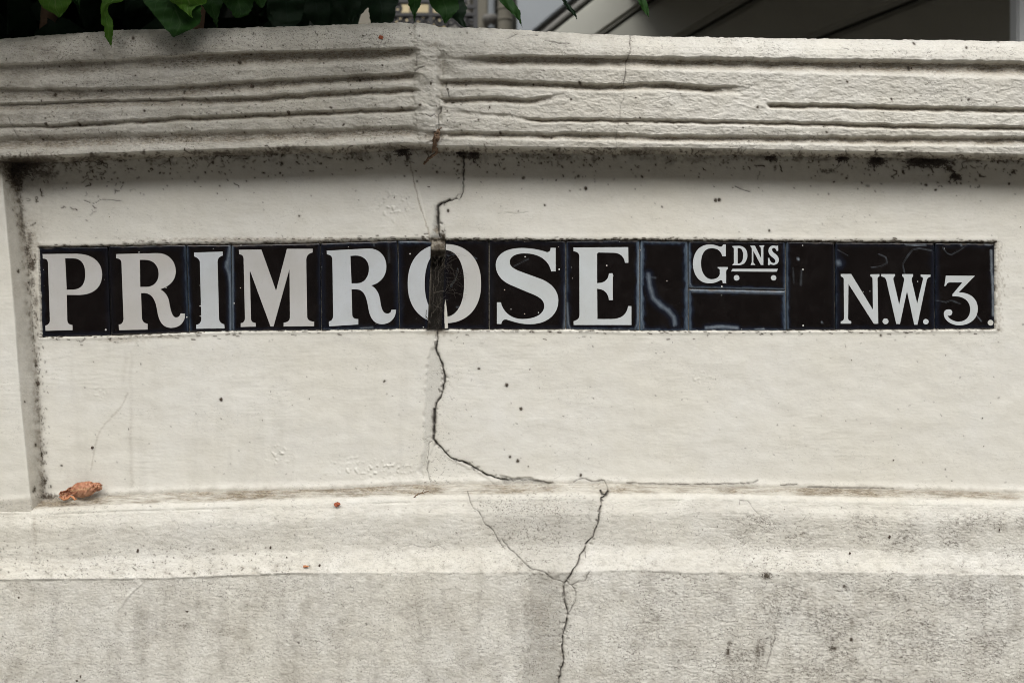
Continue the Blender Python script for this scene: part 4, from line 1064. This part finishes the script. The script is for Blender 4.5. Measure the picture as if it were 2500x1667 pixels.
# dried tendril hanging from the coping joint
L = [rline((1071, 322, -.078), (1060, 350, -.076), .0042, 5, 2), rline((1060, 350, -.076), (1066, 372, -.055), .0028, 5, 3), rline((1066, 372, -.055), (1050, 385, -.03), .0020, 4, 3), rline((1050, 385, -.03), (1036, 400, -.01), .0021, 4, 3), rline((1068, 330, -.078), (1062, 345, -.080), .0040, 4, 3), rline((1066, 372, -.055), (1074, 373, -.05), .0008, 2, 1), rline((1070, 320, -.078), (1078, 312, -.084), .0009, 3, 1), rline((1058, 356, -.07), (1056, 372, -.05), .0012, 3, 2)]
strands('dried_tendril', {'at': (1068, 330, -.048), 'lines': L}, M_BARK, 'brown withered tendril hanging from the joint in the coping', 'tendril')
strands('twig', {'at': (1010, 1213, -.034), 'lines': [([(1048, 1197, -.020), (1032, 1203, -.028), (1022, 1205, -.032), (1010, 1213, -.037)], .0009), ([(1030, 1203, -.028), (1036, 1195, -.018)], .0005)]}, M_BARK, 'thin brown twig lying on the dusty ledge below the crack', 'twig')

# dry curled leaf on the ledge
def dry_leaf_mat():
    m, t, b = new_mat('dry_leaf')
    n = nz(t, 45, 3, .6); n2 = nz(t, 320, 4, .7)
    c = mixc(t, rng_map(t, n, .35, .65), (.34, .13, .07), (.52, .27, .16))
    c = mixc(t, rng_map(t, n2, .5, .8, 0, .3), c, (.20, .09, .045))
    c = mixc(t, att(t, 'vein'), c, (.62, .40, .22))
    t.links.new(c, b.inputs['Base Color']); b.inputs['Roughness'].default_value = .6
    bp = nd(t, 'ShaderNodeBump'); bp.inputs['Strength'].default_value = .5; bp.inputs['Distance'].default_value = .001
    t.links.new(n2, bp.inputs['Height']); t.links.new(bp.outputs[0], b.inputs['Normal'])
    return m
M_DRY = dry_leaf_mat()
def shell(rows_, nc, Yc, depth, name, a0=-1.25, a1=1.35, crumple=.0009, thick=.0005):
    """curled sheet: each row (u, vtop, vbot, Yc) is an arc bulging toward the viewer"""
    R_n = len(rows_); P = np.zeros((R_n, nc, 3)); ve_ = np.zeros((R_n, nc))
    for i, (u, v0, v1, yo) in enumerate(rows_):
        for j in range(nc):
            t = j / (nc - 1); a = a0 + (a1 - a0) * t
            cv = (v0 + v1) / 2; hv = (v1 - v0) / 2
            v = cv + hv * math.sin(a) / math.sin(1.2)
            Y = yo - depth * (hv / 22) * math.cos(a)
            uu_ = u + 2.2 * math.sin(j * .9 + i * .6)
            fold = .0013 * math.sin(i * 1.15 + math.sin(j * .5) * 1.4) + crumple * float(noise(i * .35, j * .4, 3))
            q = PW(uu_, v, Y - fold)
            P[i, j] = q
            ve_[i, j] = max(0, 1 - abs(j - nc * .45) * .9) * .8 + max(0, math.sin(i * 1.15 + j * .22) - .86) * 3
    return P, ve_
rowsA = [(172, 1196, 1202, -.012), (176, 1189, 1208, -.012), (182, 1184, 1211, -.013), (190, 1179, 1212, -.014), (198, 1177, 1213, -.015), (206, 1177, 1212, -.015), (212, 1175.5, 1211, -.015), (218, 1175, 1209, -.014), (224, 1177, 1205, -.013), (229, 1179, 1201, -.012), (234, 1178, 1199, -.011), (239, 1178.5, 1197, -.010), (244, 1178, 1195, -.009), (248, 1184, 1192, -.008)]
rowsA2 = []
for i in range(len(rowsA) - 1):
    for k in range(3):
        t = k / 3; rowsA2.append(tuple(rowsA[i][q] * (1 - t) + rowsA[i + 1][q] * t for q in range(4)))
rowsA2.append(rowsA[-1])
dl = tag(empty('dry_leaf', PW(195, 1218, -.015)), 'curled orange brown dry leaf lying in the left corner of the ledge', 'leaf')
def dl_part(nm, P, ve_):
    P = P - np.array(dl.location)
    me = grid_mesh(nm, P, {'vein': ve_})
    o = link(nm, me, M_DRY, dl)
    sm = o.modifiers.new('s', 'SOLIDIFY'); sm.thickness = .0006
    return o
dl_part('leaf_blade', *shell(rowsA2, 22, -.014, .020, 'b'))
rowsB = [(146, 1200, 1214, -.026), (149, 1199, 1218, -.027), (154, 1199, 1219, -.027), (160, 1196, 1218, -.025), (166, 1192, 1214, -.022), (172, 1189, 1208, -.020), (178, 1188, 1203, -.016)]
rowsB2 = []
for i in range(len(rowsB) - 1):
    for k in range(4):
        t = k / 4; rowsB2.append(tuple(rowsB[i][q] * (1 - t) + rowsB[i + 1][q] * t for q in range(4)))
rowsB2.append(rowsB[-1])
dl_part('curled_tip', *shell(rowsB2, 16, -.02, -.014, 'c', -1.3, 1.5))
V_, F_ = tube([Vector(PW(*p)) - Vector(dl.location) for p in ((148, 1214, -.038), (156, 1219, -.040), (165, 1217, -.038), (172, 1211, -.034), (178, 1213, -.036), (183, 1219, -.038), (188, 1217, -.036))], [.0012, .0020, .0019, .0016, .0022, .0020, .0008], 7)
o = link('stalk', pydata('stalk', V_, F_, True), simple_mat('dry_rim', (.47, .20, .085), .6, .2, 90), dl)

# tiny fragments
M_RED = simple_mat('red_crumb', (.30, .075, .03), .7, .3, 200)
M_SPK = simple_mat('dirt_speck', (.075, .055, .04), .9, .5, 300)
def crumb(name, u, v, Y, r, label, cat, mat, grp=None, sq=(1, .6, .7)):
    b = PW(u, v, Y); V = []; Fc = []
    for i in range(5):
        for j in range(7):
            th = math.pi * i / 4; ph = 2 * math.pi * j / 7
            rr = r * (1 + random.uniform(-.35, .35))
            V.append((rr * sq[0] * math.sin(th) * math.cos(ph), rr * sq[1] * math.sin(th) * math.sin(ph), rr * sq[2] * math.cos(th)))
    for i in range(4):
        for j in range(7):
            Fc.append((i * 7 + j, i * 7 + (j + 1) % 7, (i + 1) * 7 + (j + 1) % 7, (i + 1) * 7 + j))
    return V, Fc, b
def crumb_ob(name, u, v, Y, r, label, cat, mat, grp=None, sq=(1, .6, .7)):
    V, Fc, b = crumb(name, u, v, Y, r, label, cat, mat, grp, sq)
    return tag(link(name, pydata(name, V, Fc), mat, None, b), label, cat, grp)
crumb_ob('leaf_crumb', 822, 1231, -.046, .0052, 'dark red crumb of dead leaf on the ledge nose below the M', 'leaf crumb', M_RED)
crumb_ob('leaf_crumb', 746, 1382, -.071, .0040, 'small rusty orange crumb on the sloping plinth moulding', 'leaf crumb', simple_mat('rust_crumb', (.42, .16, .06), .7, .2), sq=(1.2, .5, .45))
crumb_ob('leaf_crumb', 930, 92, -.087, .0042, 'tiny dark red crumb stuck on the top of the coping', 'leaf crumb', M_RED)
parts = []
SP = [(46, 1458, 5), (332, 1458, 4.5), (457, 1491, 5), (547, 1489, 5), (548, 1501, 5), (598, 1464, 4), (197, 1650, 4.5), (483, 1575, 4), (336, 1344, 4.5), (232, 1421, 5.5), (660, 1336, 5), (1237, 940, 4), (539, 975, 4), (225, 1092, 5), (2172, 1310, 5), (2440, 1293, 3.5), (2075, 1350, 3.5), (2202, 1448, 6), (1870, 1404, 9), (2062, 1432, 5), (2225, 167, 4), (704, 275, 4), (582, 152, 5), (614, 210, 5), (1756, 488, 4.5), (1430, 460, 4), (93, 936, 5), (1352, 378, 5), (1402, 1657, 5), (1350, 1530, 4), (1308, 1480, 4), (875, 1555, 4), (800, 1495, 4), (925, 1600, 4), (188, 1660, 5), (2362, 1600, 3), (780, 1380, 4), (700, 1360, 3.5)]
for _ in range(24):
    SP.append((random.uniform(0, 2500), random.choice([random.uniform(400, 560), random.uniform(850, 1180), random.uniform(1240, 1660)]), random.uniform(1.1, 2.1)))
def surfY(u, v):
    if v < float(vb(u)): return -.084
    if v < 1190: return -.0015 if u > 110 else -.02
    if v < float(vd(u)) + 60: return -.048
    if v < float(vd(u)) + 125: return -.0525
    if v < float(ve(u)): return -.0525 - .02 * (v - float(vd(u)) - 125) / 60
    return -.0705
for (u, v, r) in SP:
    V, Fc, b = crumb('s', u, v, surfY(u, v), r * .00052, '', '', None, sq=(random.uniform(.6, 1.1), .6, random.uniform(.7, 1.3)))
    parts.append(([(x + b[0], y + b[1], z + b[2]) for x, y, z in V], Fc))
V_, F_ = merge(parts)
tag(link('dirt_specks', pydata('dirt_specks', V_, F_, True), M_SPK), 'scattered dark specks of dirt and husks stuck on the painted wall', 'dirt', kind='stuff')

# ------------------------------------------------------------------ climbing plant
def leaf_mat(name, c0, c1, vein):
    m, t, b = new_mat(name)
    uvn = nd(t, 'ShaderNodeUVMap'); sp = nd(t, 'ShaderNodeSeparateXYZ'); t.links.new(uvn.outputs[0], sp.inputs[0])
    ax = mth(t, 'ABSOLUTE', mth(t, 'SUBTRACT', sp.outputs[0], .5))
    n = nz(t, 60, 4)
    c = mixc(t, rng_map(t, n, .35, .65), c0, c1)
    side = mth(t, 'FRACT', mth(t, 'SUBTRACT', mth(t, 'MULTIPLY', sp.outputs[1], 7), mth(t, 'MULTIPLY', ax, 5)))
    vv1 = rng_map(t, mth(t, 'ABSOLUTE', mth(t, 'SUBTRACT', side, .5)), 0, .07, .55, 0)
    vv2 = rng_map(t, ax, 0, .03, .9, 0)
    c = mixc(t, mth(t, 'MAXIMUM', vv1, vv2), c, vein)
    t.links.new(c, b.inputs['Base Color']); b.inputs['Roughness'].default_value = .6
    b.inputs['Specular IOR Level'].default_value = .18
    tr = nd(t, 'ShaderNodeBsdfTranslucent'); t.links.new(c, tr.inputs[0])
    mx = nd(t, 'ShaderNodeMixShader'); mx.inputs[0].default_value = .28
    out = t.nodes['Material Output']
    t.links.new(b.outputs[0], mx.inputs[1]); t.links.new(tr.outputs[0], mx.inputs[2]); t.links.new(mx.outputs[0], out.inputs[0])
    return m
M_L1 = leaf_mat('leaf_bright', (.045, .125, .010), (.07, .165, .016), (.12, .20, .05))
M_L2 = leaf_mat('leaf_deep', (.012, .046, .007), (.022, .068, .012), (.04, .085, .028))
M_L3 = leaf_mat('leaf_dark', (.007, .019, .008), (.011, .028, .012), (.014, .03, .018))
def uvset(me, uv):
    l = me.uv_layers.new(name='UVMap')
    for lp in me.loops: l.data[lp.index].uv = uv[lp.vertex_index]
def row_leaf(rows_, Y, base, fold=.006, ser=1.6, tiltY=.0, nc=7, seed=0):
    rr = random.Random(seed)
    a = np.array(rows_, float); v = np.arange(a[0, 0], a[-1, 0], 3.0); v = np.append(v, a[-1, 0])
    L_ = np.interp(v, a[:, 0], a[:, 1]); R_x = np.interp(v, a[:, 0], a[:, 2])
    V = []; Fc = []; uv = []
    n = len(v)
    for i in range(n):
        k = 0 if i in (0, n - 1) else 1
        l = L_[i] + k * rr.uniform(-ser, ser) ; r_ = R_x[i] + k * rr.uniform(-ser, ser)
        if r_ - l < .6: l, r_ = (l + r_) / 2 - .3, (l + r_) / 2 + .3
        wpx = r_ - l
        for j in range(nc):
            t = j / (nc - 1)
            y = Y + tiltY * i / n + fold * (abs(t - .48) * 2) ** 1.3 * min(1, wpx / 60) + .003 * math.sin(i * .35 + seed) * min(1, wpx / 60) + .0016 * math.sin(t * 9 + i * .5)
            q = Vector(PW(l + wpx * t, v[i], y)) - Vector(base)
            V.append(q); uv.append((t, i / max(1, n - 1)))
    for i in range(n - 1):
        for j in range(nc - 1):
            Fc.append((i * nc + j, (i + 1) * nc + j, (i + 1) * nc + j + 1, i * nc + j + 1))
    me = pydata('leaf', V, Fc, True); uvset(me, uv)
    return me
plant = tag(empty('climbing_plant', (-1.0, .55, .3)), 'broad leaved green creeper hanging over the top left of the wall', 'plant')
PB = Vector(plant.location)
def addleaf(rows_, Y, mat, **kw):
    me = row_leaf(rows_, Y, PB, **kw)
    return link('leaf', me, mat, plant)
addleaf([(-120, 130, 140), (-60, 84, 186), (0, 92, 176), (10, 98, 172), (20, 104, 165), (28, 118, 160), (33, 130, 155), (40, 139, 150), (44, 143, 144)], -.075, M_L1, seed=1, ser=1.2)
addleaf([(-60, 235, 335), (-20, 246, 318), (0, 249, 302), (6, 248, 296), (9, 247, 274), (14, 246, 265), (25, 245, 262), (35, 246, 266), (50, 246, 275), (62, 247, 276), (64, 254, 277), (80, 255, 276), (90, 256, 275), (95, 260, 274), (105, 266, 273), (117, 272, 273)], -.115, M_L1, seed=2, ser=.9, fold=.004)
addleaf([(-100, 390, 450), (-50, 350, 500), (0, 350, 495), (10, 352, 492), (20, 363, 491), (35, 375, 491), (50, 387, 490), (60, 395, 486), (70, 402, 472), (80, 413, 450), (88, 419, 432), (92, 424, 426)], -.108, M_L2, seed=3, ser=1.8, fold=-.008, tiltY=-.01)
addleaf([(-70, 440, 480), (-20, 405, 515), (0, 413, 505), (8, 421, 504), (12, 430, 500), (15, 434, 480), (22, 441, 474), (30, 452, 468), (38, 461, 468), (45, 469, 471)], -.135, M_L1, seed=4, ser=1.2)
addleaf([(-40, 470, 560), (0, 490, 545), (15, 493, 541), (30, 505, 537), (45, 517, 533), (60, 526, 531), (68, 530, 531)], -.04, M_L2, seed=5)
addleaf([(-60, 545, 610), (-20, 538, 622), (0, 540, 620), (15, 552, 618), (30, 566, 612), (38, 567, 605), (44, 575, 588)], -.06, M_L2, seed=6)
addleaf([(-40, 615, 655), (0, 620, 652), (12, 628, 648), (20, 636, 642)], -.06, M_L2, seed=7)
addleaf([(-60, 175, 215), (0, 172, 196), (8, 180, 195), (14, 192, 195), (34, 193, 194.5)], -.03, M_L2, seed=21)
for i, rw in enumerate(([(-50, 660, 740), (0, 652, 745), (30, 658, 740), (50, 670, 735), (60, 690, 720)],
    [(-20, 805, 860), (0, 818, 884), (20, 838, 878), (40, 848, 868), (57, 855, 860)],
    [(-60, 880, 960), (0, 880, 975), (20, 900, 966), (50, 903, 962), (64, 908, 945)],
    [(-30, 995, 1030), (0, 995, 1028), (15, 998, 1026), (30, 1006, 1018), (45, 1011, 1014), (57, 1013, 1014)],
    [(-30, 1040, 1120), (0, 1045, 1118), (20, 1055, 1122), (35, 1072, 1110), (50, 1083, 1095), (58, 1086, 1089)],
    [(-30, 1080, 1140), (0, 1085, 1132), (20, 1088, 1141), (35, 1092, 1136), (45, 1104, 1132), (55, 1118, 1134), (66, 1130, 1140), (70, 1139, 1142)],
    [(-30, 1200, 1235), (0, 1216, 1250), (12, 1228, 1258), (25, 1240, 1268), (35, 1250, 1272), (45, 1262, 1272), (55, 1268, 1273), (68, 1275, 1276)],
    [(-20, 1355, 1368), (0, 1370, 1380), (20, 1383, 1396), (30, 1392, 1406), (40, 1402, 1408), (48, 1407, 1409)],
    [(-30, 1545, 1570), (0, 1556, 1576), (15, 1563, 1583), (30, 1572, 1585), (43, 1583, 1585)],
    [(-30, 850, 905), (0, 852, 907), (22, 858, 896), (38, 866, 880), (46, 871, 875)],
    [(-40, 730, 800), (0, 735, 805), (30, 742, 806), (50, 755, 803), (64, 770, 800)],
    [(-40, 815, 850), (8, 812, 848), (30, 815, 850), (50, 812, 862), (66, 808, 872)],
    [(-40, 655, 730), (20, 650, 725), (50, 655, 735), (66, 670, 720)])):
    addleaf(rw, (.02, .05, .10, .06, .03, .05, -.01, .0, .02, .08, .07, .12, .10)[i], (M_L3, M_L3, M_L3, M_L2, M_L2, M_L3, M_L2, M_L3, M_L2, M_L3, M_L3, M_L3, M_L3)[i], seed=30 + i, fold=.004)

# canopy and interior leaves (joined) + shaded core
def tmpl(nl=6):
    V = []; Fc = []
    prof = [0, .34, .5, .44, .27, .12, 0]
    for i in range(nl + 1):
        t = i / nl; wv = prof[i]
        for s_ in (-1, 0, 1):
            V.append((s_ * wv * .95, .08 * abs(s_) + .06 * math.sin(t * 3), -t))
    for i in range(nl):
        for j in range(2): Fc.append((i * 3 + j, (i + 1) * 3 + j, (i + 1) * 3 + j + 1, i * 3 + j + 1))
    return np.array(V), Fc
TV, TF = tmpl()
def scatter(n, f, smin, smax):
    Vs = []; Fs = []; uvs = []
    for k in range(n):
        p = f()
        if p is None: continue
        sz = random.uniform(smin, smax)
        a = random.uniform(-1, 1) * 1.2; b = random.gauss(.25, .5); c = random.gauss(0, .7)
        ca, sa, cb, sb, cc, sc_ = math.cos(a), math.sin(a), math.cos(b), math.sin(b), math.cos(c), math.sin(c)
        Rz = np.array([[ca, -sa, 0], [sa, ca, 0], [0, 0, 1]]); Rx = np.array([[1, 0, 0], [0, cb, -sb], [0, sb, cb]]); Ry = np.array([[cc, 0, sc_], [0, 1, 0], [-sc_, 0, cc]])
        W_v = (TV * sz) @ (Rz @ Rx @ Ry).T + np.array(p)
        o_ = len(Vs) * len(TV)
        Vs.append(W_v); Fs += [tuple(i + o_ for i in q) for q in TF]
    return np.concatenate(Vs), Fs
def leaves(name, n, f, smin, smax, mat):
    V, Fc = scatter(n, f, smin, smax)
    V = V - np.array(PB)
    me = pydata(name, V, Fc, True)
    uv = np.tile(np.array([(.5 + .5 * x[0], -x[2]) for x in TV]), (len(V) // len(TV), 1))
    uvset(me, uv)
    return tag(link(name, me, mat, plant), kind='stuff')
def f_canopy():
    x = random.uniform(-2.3, .15); y = random.uniform(-.42, .5); z = ZC + 845 * (D0 + y) / F + .03 + random.random() ** 1.5 * .8
    if x > -.35 and random.random() < (x + .35) * 1.8: return None
    return (x, y, z + .13)
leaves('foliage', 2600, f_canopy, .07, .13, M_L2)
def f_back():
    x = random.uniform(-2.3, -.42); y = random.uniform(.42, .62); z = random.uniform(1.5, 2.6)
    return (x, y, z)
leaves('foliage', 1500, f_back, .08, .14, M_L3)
# near-black mass, the shade deep inside the plant put into its colour
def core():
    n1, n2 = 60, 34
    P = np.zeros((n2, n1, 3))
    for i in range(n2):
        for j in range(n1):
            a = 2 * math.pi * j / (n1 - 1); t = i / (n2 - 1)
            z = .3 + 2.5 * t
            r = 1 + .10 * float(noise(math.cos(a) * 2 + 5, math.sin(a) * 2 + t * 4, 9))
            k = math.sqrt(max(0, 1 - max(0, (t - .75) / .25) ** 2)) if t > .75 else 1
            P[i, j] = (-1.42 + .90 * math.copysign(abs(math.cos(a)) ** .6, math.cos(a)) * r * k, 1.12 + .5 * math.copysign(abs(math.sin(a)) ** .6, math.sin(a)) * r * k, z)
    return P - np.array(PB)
link('foliage', grid_mesh('foliage', core()), simple_mat('interior_shade', (.010, .014, .007), .95, .4, 14, .02, 20), plant)['kind'] = 'stuff'
tr_ = []
for (x, y) in ((-1.1, .7), (-.75, .62), (-1.5, .8)):
    pts = [(x, y, .28), (x + .03, y - .05, .9), (x - .02, y - .1, 1.5), (x + .1, y - .25, 2.1), (x + .3, y - .5, 2.4)]
    tr_.append(tube([Vector(p) - PB for p in pts], [.035, .03, .025, .018, .008], 8))
V_, F_ = merge(tr_)
link('stem', pydata('stem', V_, F_, True), M_BARK, plant)

# ------------------------------------------------------------------ house behind the wall
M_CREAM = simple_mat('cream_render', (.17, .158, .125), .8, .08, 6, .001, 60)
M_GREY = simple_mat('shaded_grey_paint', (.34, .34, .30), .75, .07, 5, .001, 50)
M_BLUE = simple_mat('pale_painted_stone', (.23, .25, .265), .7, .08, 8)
M_DARK = simple_mat('dark_moulding', (.17, .165, .15), .7, .2, 12)
M_IRON = simple_mat('black_iron', (.012, .012, .013), .45, .2, 40)
M_CURT = simple_mat('curtain', (.50, .42, .26), .9, .12, 8)
M_CLAD = simple_mat('grout', (.06, .06, .05), .9, .2, 10)
HX = PW(1250, 0, 3.6)
house = tag(empty('stucco_house', (1.2, 3.0, .3)), 'cream and grey rendered house with rusticated blocks behind the garden wall', 'house')
HB = Vector(house.location)
def hbox(name, u0, u1, Y0, Y1, z0, z1, mat, bev=.004):
    x0 = (u0 - 1250) * (D0 + Y0) / F; x1 = (u1 - 1250) * (D0 + Y0) / F
    me = box(x0 - HB.x, x1 - HB.x, Y0 - HB.y, Y1 - HB.y, z0 - HB.z, z1 - HB.z, bev)
    return link(name, me, mat, house)
# back wall with window behind the railing
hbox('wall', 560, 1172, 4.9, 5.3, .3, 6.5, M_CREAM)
hbox('curtain', 960, 1000, 4.86, 4.895, 2.2, 5.0, M_CURT, .002)
hbox('window_frame', 1002, 1012, 4.84, 4.89, 2.2, 5.0, M_CREAM, .002)
hbox('curtain', 1016, 1090, 4.865, 4.895, 2.2, 5.0, M_CURT, .002)
hbox('shutter', 1095, 1148, 4.84, 4.89, 2.2, 5.0, M_DARK, .002)
hbox('pilaster', 1164, 1192, 4.3, 5.4, .3, 6.5, M_CREAM, .01)
hbox('pilaster', 1191.5, 1207, 4.25, 4.3, 3.155, 6.5, M_BLUE, .01)
V_, F_ = tube([Vector(PW(1198, v, 4.27)) - HB for v in (66, 58, 52, 44, 40)], [.012, .03, .05, .052, .045], 12)
link('corbel', pydata('corbel', V_, F_, True), M_DARK, house)
hbox('wall', 1207, 1270, 4.42, 4.8, .3, 6.5, M_CLAD)
V_, F_ = tube([Vector(((1233 - 1250) * (D0 + 4.2) / F, 4.2, z)) - HB for z in (.3, 2, 3, 4, 6.4)], .043, 18)
dp = link('drainpipe', pydata('drainpipe', V_, F_, True), M_CREAM, house)
for v in (24, 50, -30, 140):
    c = Vector(PW(1233, v, 4.2)) - HB
    V_, F_ = tube([c + Vector((0, 0, -.006)), c + Vector((0, 0, .006))], .047, 18)
    link('pipe_collar', pydata('pipe_collar', V_, F_, True), M_CREAM, dp)
# angled side: slabs between slanting lines (photo px at depth), extended up and down
def slab(name, top, bot, Y0, Y1, mat, bev=.006, par=None, v1=330):
    """quad given by two slanted lines ((uA,vA),(uB,vB)); extruded from Y0 back to Y1"""
    import bmesh
    def ext(l, v): (a, b), (c, d) = l; return a + (c - a) * (v - b) / (d - b)
    v0 = -420
    q = [PW(ext(top, v0), v0, Y0), PW(ext(bot, v0), v0, Y0), PW(ext(bot, v1), v1, Y0), PW(ext(top, v1), v1, Y0)]
    bm = bmesh.new()
    f_ = [bm.verts.new(Vector(p) - HB) for p in q]; k_ = [bm.verts.new(Vector((p[0], Y1, p[2])) - HB) for p in q]
    bm.faces.new(f_); bm.faces.new(k_[::-1])
    for i in range(4): bm.faces.new([f_[i], k_[i], k_[(i + 1) % 4], f_[(i + 1) % 4]])
    bmesh.ops.bevel(bm, geom=[e for e in bm.edges if abs(e.verts[0].co.y - (Y0 - HB.y)) < 1e-4 and abs(e.verts[1].co.y - (Y0 - HB.y)) < 1e-4], offset=bev, segments=2, affect='EDGES')
    bmesh.ops.recalc_face_normals(bm, faces=bm.faces[:])
    me = bpy.data.meshes.new(name); bm.to_mesh(me); bm.free()
    return link(name, me, mat, par or house)
l0 = ((1262, 75), (1262.1, 0)); l1 = ((1302, 75), (1392, 0)); l2 = ((1322, 75), (1412, 0)); l3 = ((1340, 75), (1432, 0)); l3b = ((1352, 75), (1446, 0)); l4 = ((1473, 84), (1590, 0)); l5 = ((1676, 90), (1832, 0)); l6 = ((1990, 96), (2232, 0)); l7 = ((2520, 100), (2900, 0))
def sh(l, d): return ((l[0][0] + d, l[0][1]), (l[1][0] + d, l[1][1]))
slab('gable_slab', l0, l1, 3.6, 3.9, M_BLUE, v1=100)
slab('moulding', sh(l1, 1), l2, 3.66, 3.9, M_DARK)
slab('moulding', sh(l2, 2), l3, 3.62, 3.9, simple_mat('mid_moulding', (.19, .185, .17), .7, .1, 12))
slab('moulding', sh(l3, 2), l3b, 3.68, 3.9, M_DARK)
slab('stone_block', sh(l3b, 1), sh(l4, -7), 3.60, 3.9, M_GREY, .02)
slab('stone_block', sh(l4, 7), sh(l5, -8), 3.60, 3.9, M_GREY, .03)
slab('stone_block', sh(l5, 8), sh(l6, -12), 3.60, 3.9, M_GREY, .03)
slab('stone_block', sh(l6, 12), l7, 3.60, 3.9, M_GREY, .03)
hbox('wall', 1272, 3000, 3.72, 4.1, .3, 3.30, M_CLAD)
# unseen roof slab added to shade the blocks; pale pier at the right
hbox('added_shade_roof', 1800, 4200, 1.0, 3.58, 3.14, 3.4, M_GREY, .01)
hbox('porch_wall', 2484, 2560, 1.9, 1.96, .3, 3.13, simple_mat('pale_pier', (.46, .47, .47), .7, .06, 8), .006)
# iron railing
ral = tag(empty('balcony_railing', PW(1050, 75, 3.2)), 'black wrought iron balcony railing with scrolls behind the wall', 'railing')
RB = Vector(ral.location)
def rail(v, u0, u1, Y=3.2, th=.012):
    a = PW(u0, v, Y); b = PW(u1, v, Y)
    return link('rail', box(a[0] - RB.x, b[0] - RB.x, -.015, .015, a[2] - th - RB.z, a[2] + th - RB.z, .002), M_IRON, ral)
rail(4, 940, 1140); rail(19, 1140, 1163, th=.01); rail(38, 940, 1162, th=.009); rail(86, 940, 1163)
for u in (944, 1052, 1161):
    a = PW(u, 0, 3.2)
    link('post', box(a[0] - .011 - RB.x, a[0] + .011 - RB.x, -.012, .012, 2.4 - RB.z, 3.45 - RB.z, .002), M_IRON, ral)
for (cu, cv) in ((966, 54), (992, 52), (1020, 52), (1046, 54), (1072, 52), (1100, 54), (1126, 52), (1150, 54), (970, 22)):
    pts = []
    for k in range(22):
        a = k / 21 * 3.4 * math.pi + (cu % 5); r = .004 + .026 * k / 21
        c = Vector(PW(cu, cv, 3.2)) - RB
        pts.append(c + Vector((math.cos(a) * r, 0, math.sin(a) * r)))
    V_, F_ = tube(pts, .0075, 6)
    link('scroll', pydata('scroll', V_, F_, True), M_IRON, ral)

# ------------------------------------------------------------------ setting
def plane(name, x0, x1, y0, y1, z, mat):
    me = pydata(name, [(x0, y0, z), (x1, y0, z), (x1, y1, z), (x0, y1, z)], [(0, 1, 2, 3)])
    return tag(link(name, me, mat), kind='structure')
M_ASPH = simple_mat('asphalt', (.05, .05, .052), .85, .25, 30, .002, 200)
def pav_mat():
    m, t, b = new_mat('paving')
    br = nd(t, 'ShaderNodeTexBrick'); br.inputs['Scale'].default_value = 1.6
    br.inputs['Color1'].default_value = (.22, .21, .19, 1); br.inputs['Color2'].default_value = (.27, .26, .235, 1); br.inputs['Mortar'].default_value = (.09, .085, .08, 1)
    br.inputs['Mortar Size'].default_value = .012
    t.links.new(nd(t, 'ShaderNodeTexCoord').outputs['Object'], br.inputs['Vector'])
    t.links.new(mixc(t, nz(t, 9, 5), br.outputs[0], (.16, .155, .14)), b.inputs['Base Color']); b.inputs['Roughness'].default_value = .85
    return m
plane('ground', -200, 200, -200, 200, -.14, simple_mat('earth', (.10, .09, .07), .95, .3, 2))
tag(link('pavement', box(-60, 60, -2.4, .34, -.12, 0, 0), pav_mat()), kind='structure')
plane('road', -60, 60, -10.5, -2.4, -.12, M_ASPH)
tag(link('garden_soil', box(-20, 20, .345, 40, -.1, .3, 0), simple_mat('soil', (.07, .055, .04), .95, .3, 6)), kind='structure')
# the far side of the street: pavement, brick terrace behind a hedge
tag(link('far_pavement', box(-60, 60, -13, -10.5, -.12, 0, 0), pav_mat()), kind='structure')
M_BRK = simple_mat('dark_brick', (.085, .05, .038), .85, .25, 8)
ter = tag(empty('brick_terrace', (0, -16, 0)), 'dark brick terrace of houses on the far side of the street', 'house')
TB = Vector(ter.location)
link('wall', box(-45, 45, -10, 0, 0, 9.5, 0), M_BRK, ter)
link('roof', box(-45.3, 45.3, -10.3, .3, 9.5, 9.9, .05), simple_mat('slate', (.05, .05, .055), .7, .2), ter)
M_GLS = simple_mat('window_glass', (.02, .022, .025), .1, .1)
for k in range(-6, 7):
    for z in (1.2, 4.6, 7.2):
        fr = link('window', box(k * 3.2 - .55, k * 3.2 + .55, .0, .06, z, z + 1.7, .01), simple_mat('sash', (.5, .5, .48), .6, .05) if k == -6 and z < 2 else bpy.data.materials['sash'], ter)
        link('pane', box(k * 3.2 - .46, k * 3.2 + .46, .061, .07, z + .08, z + 1.62, 0), M_GLS, fr)
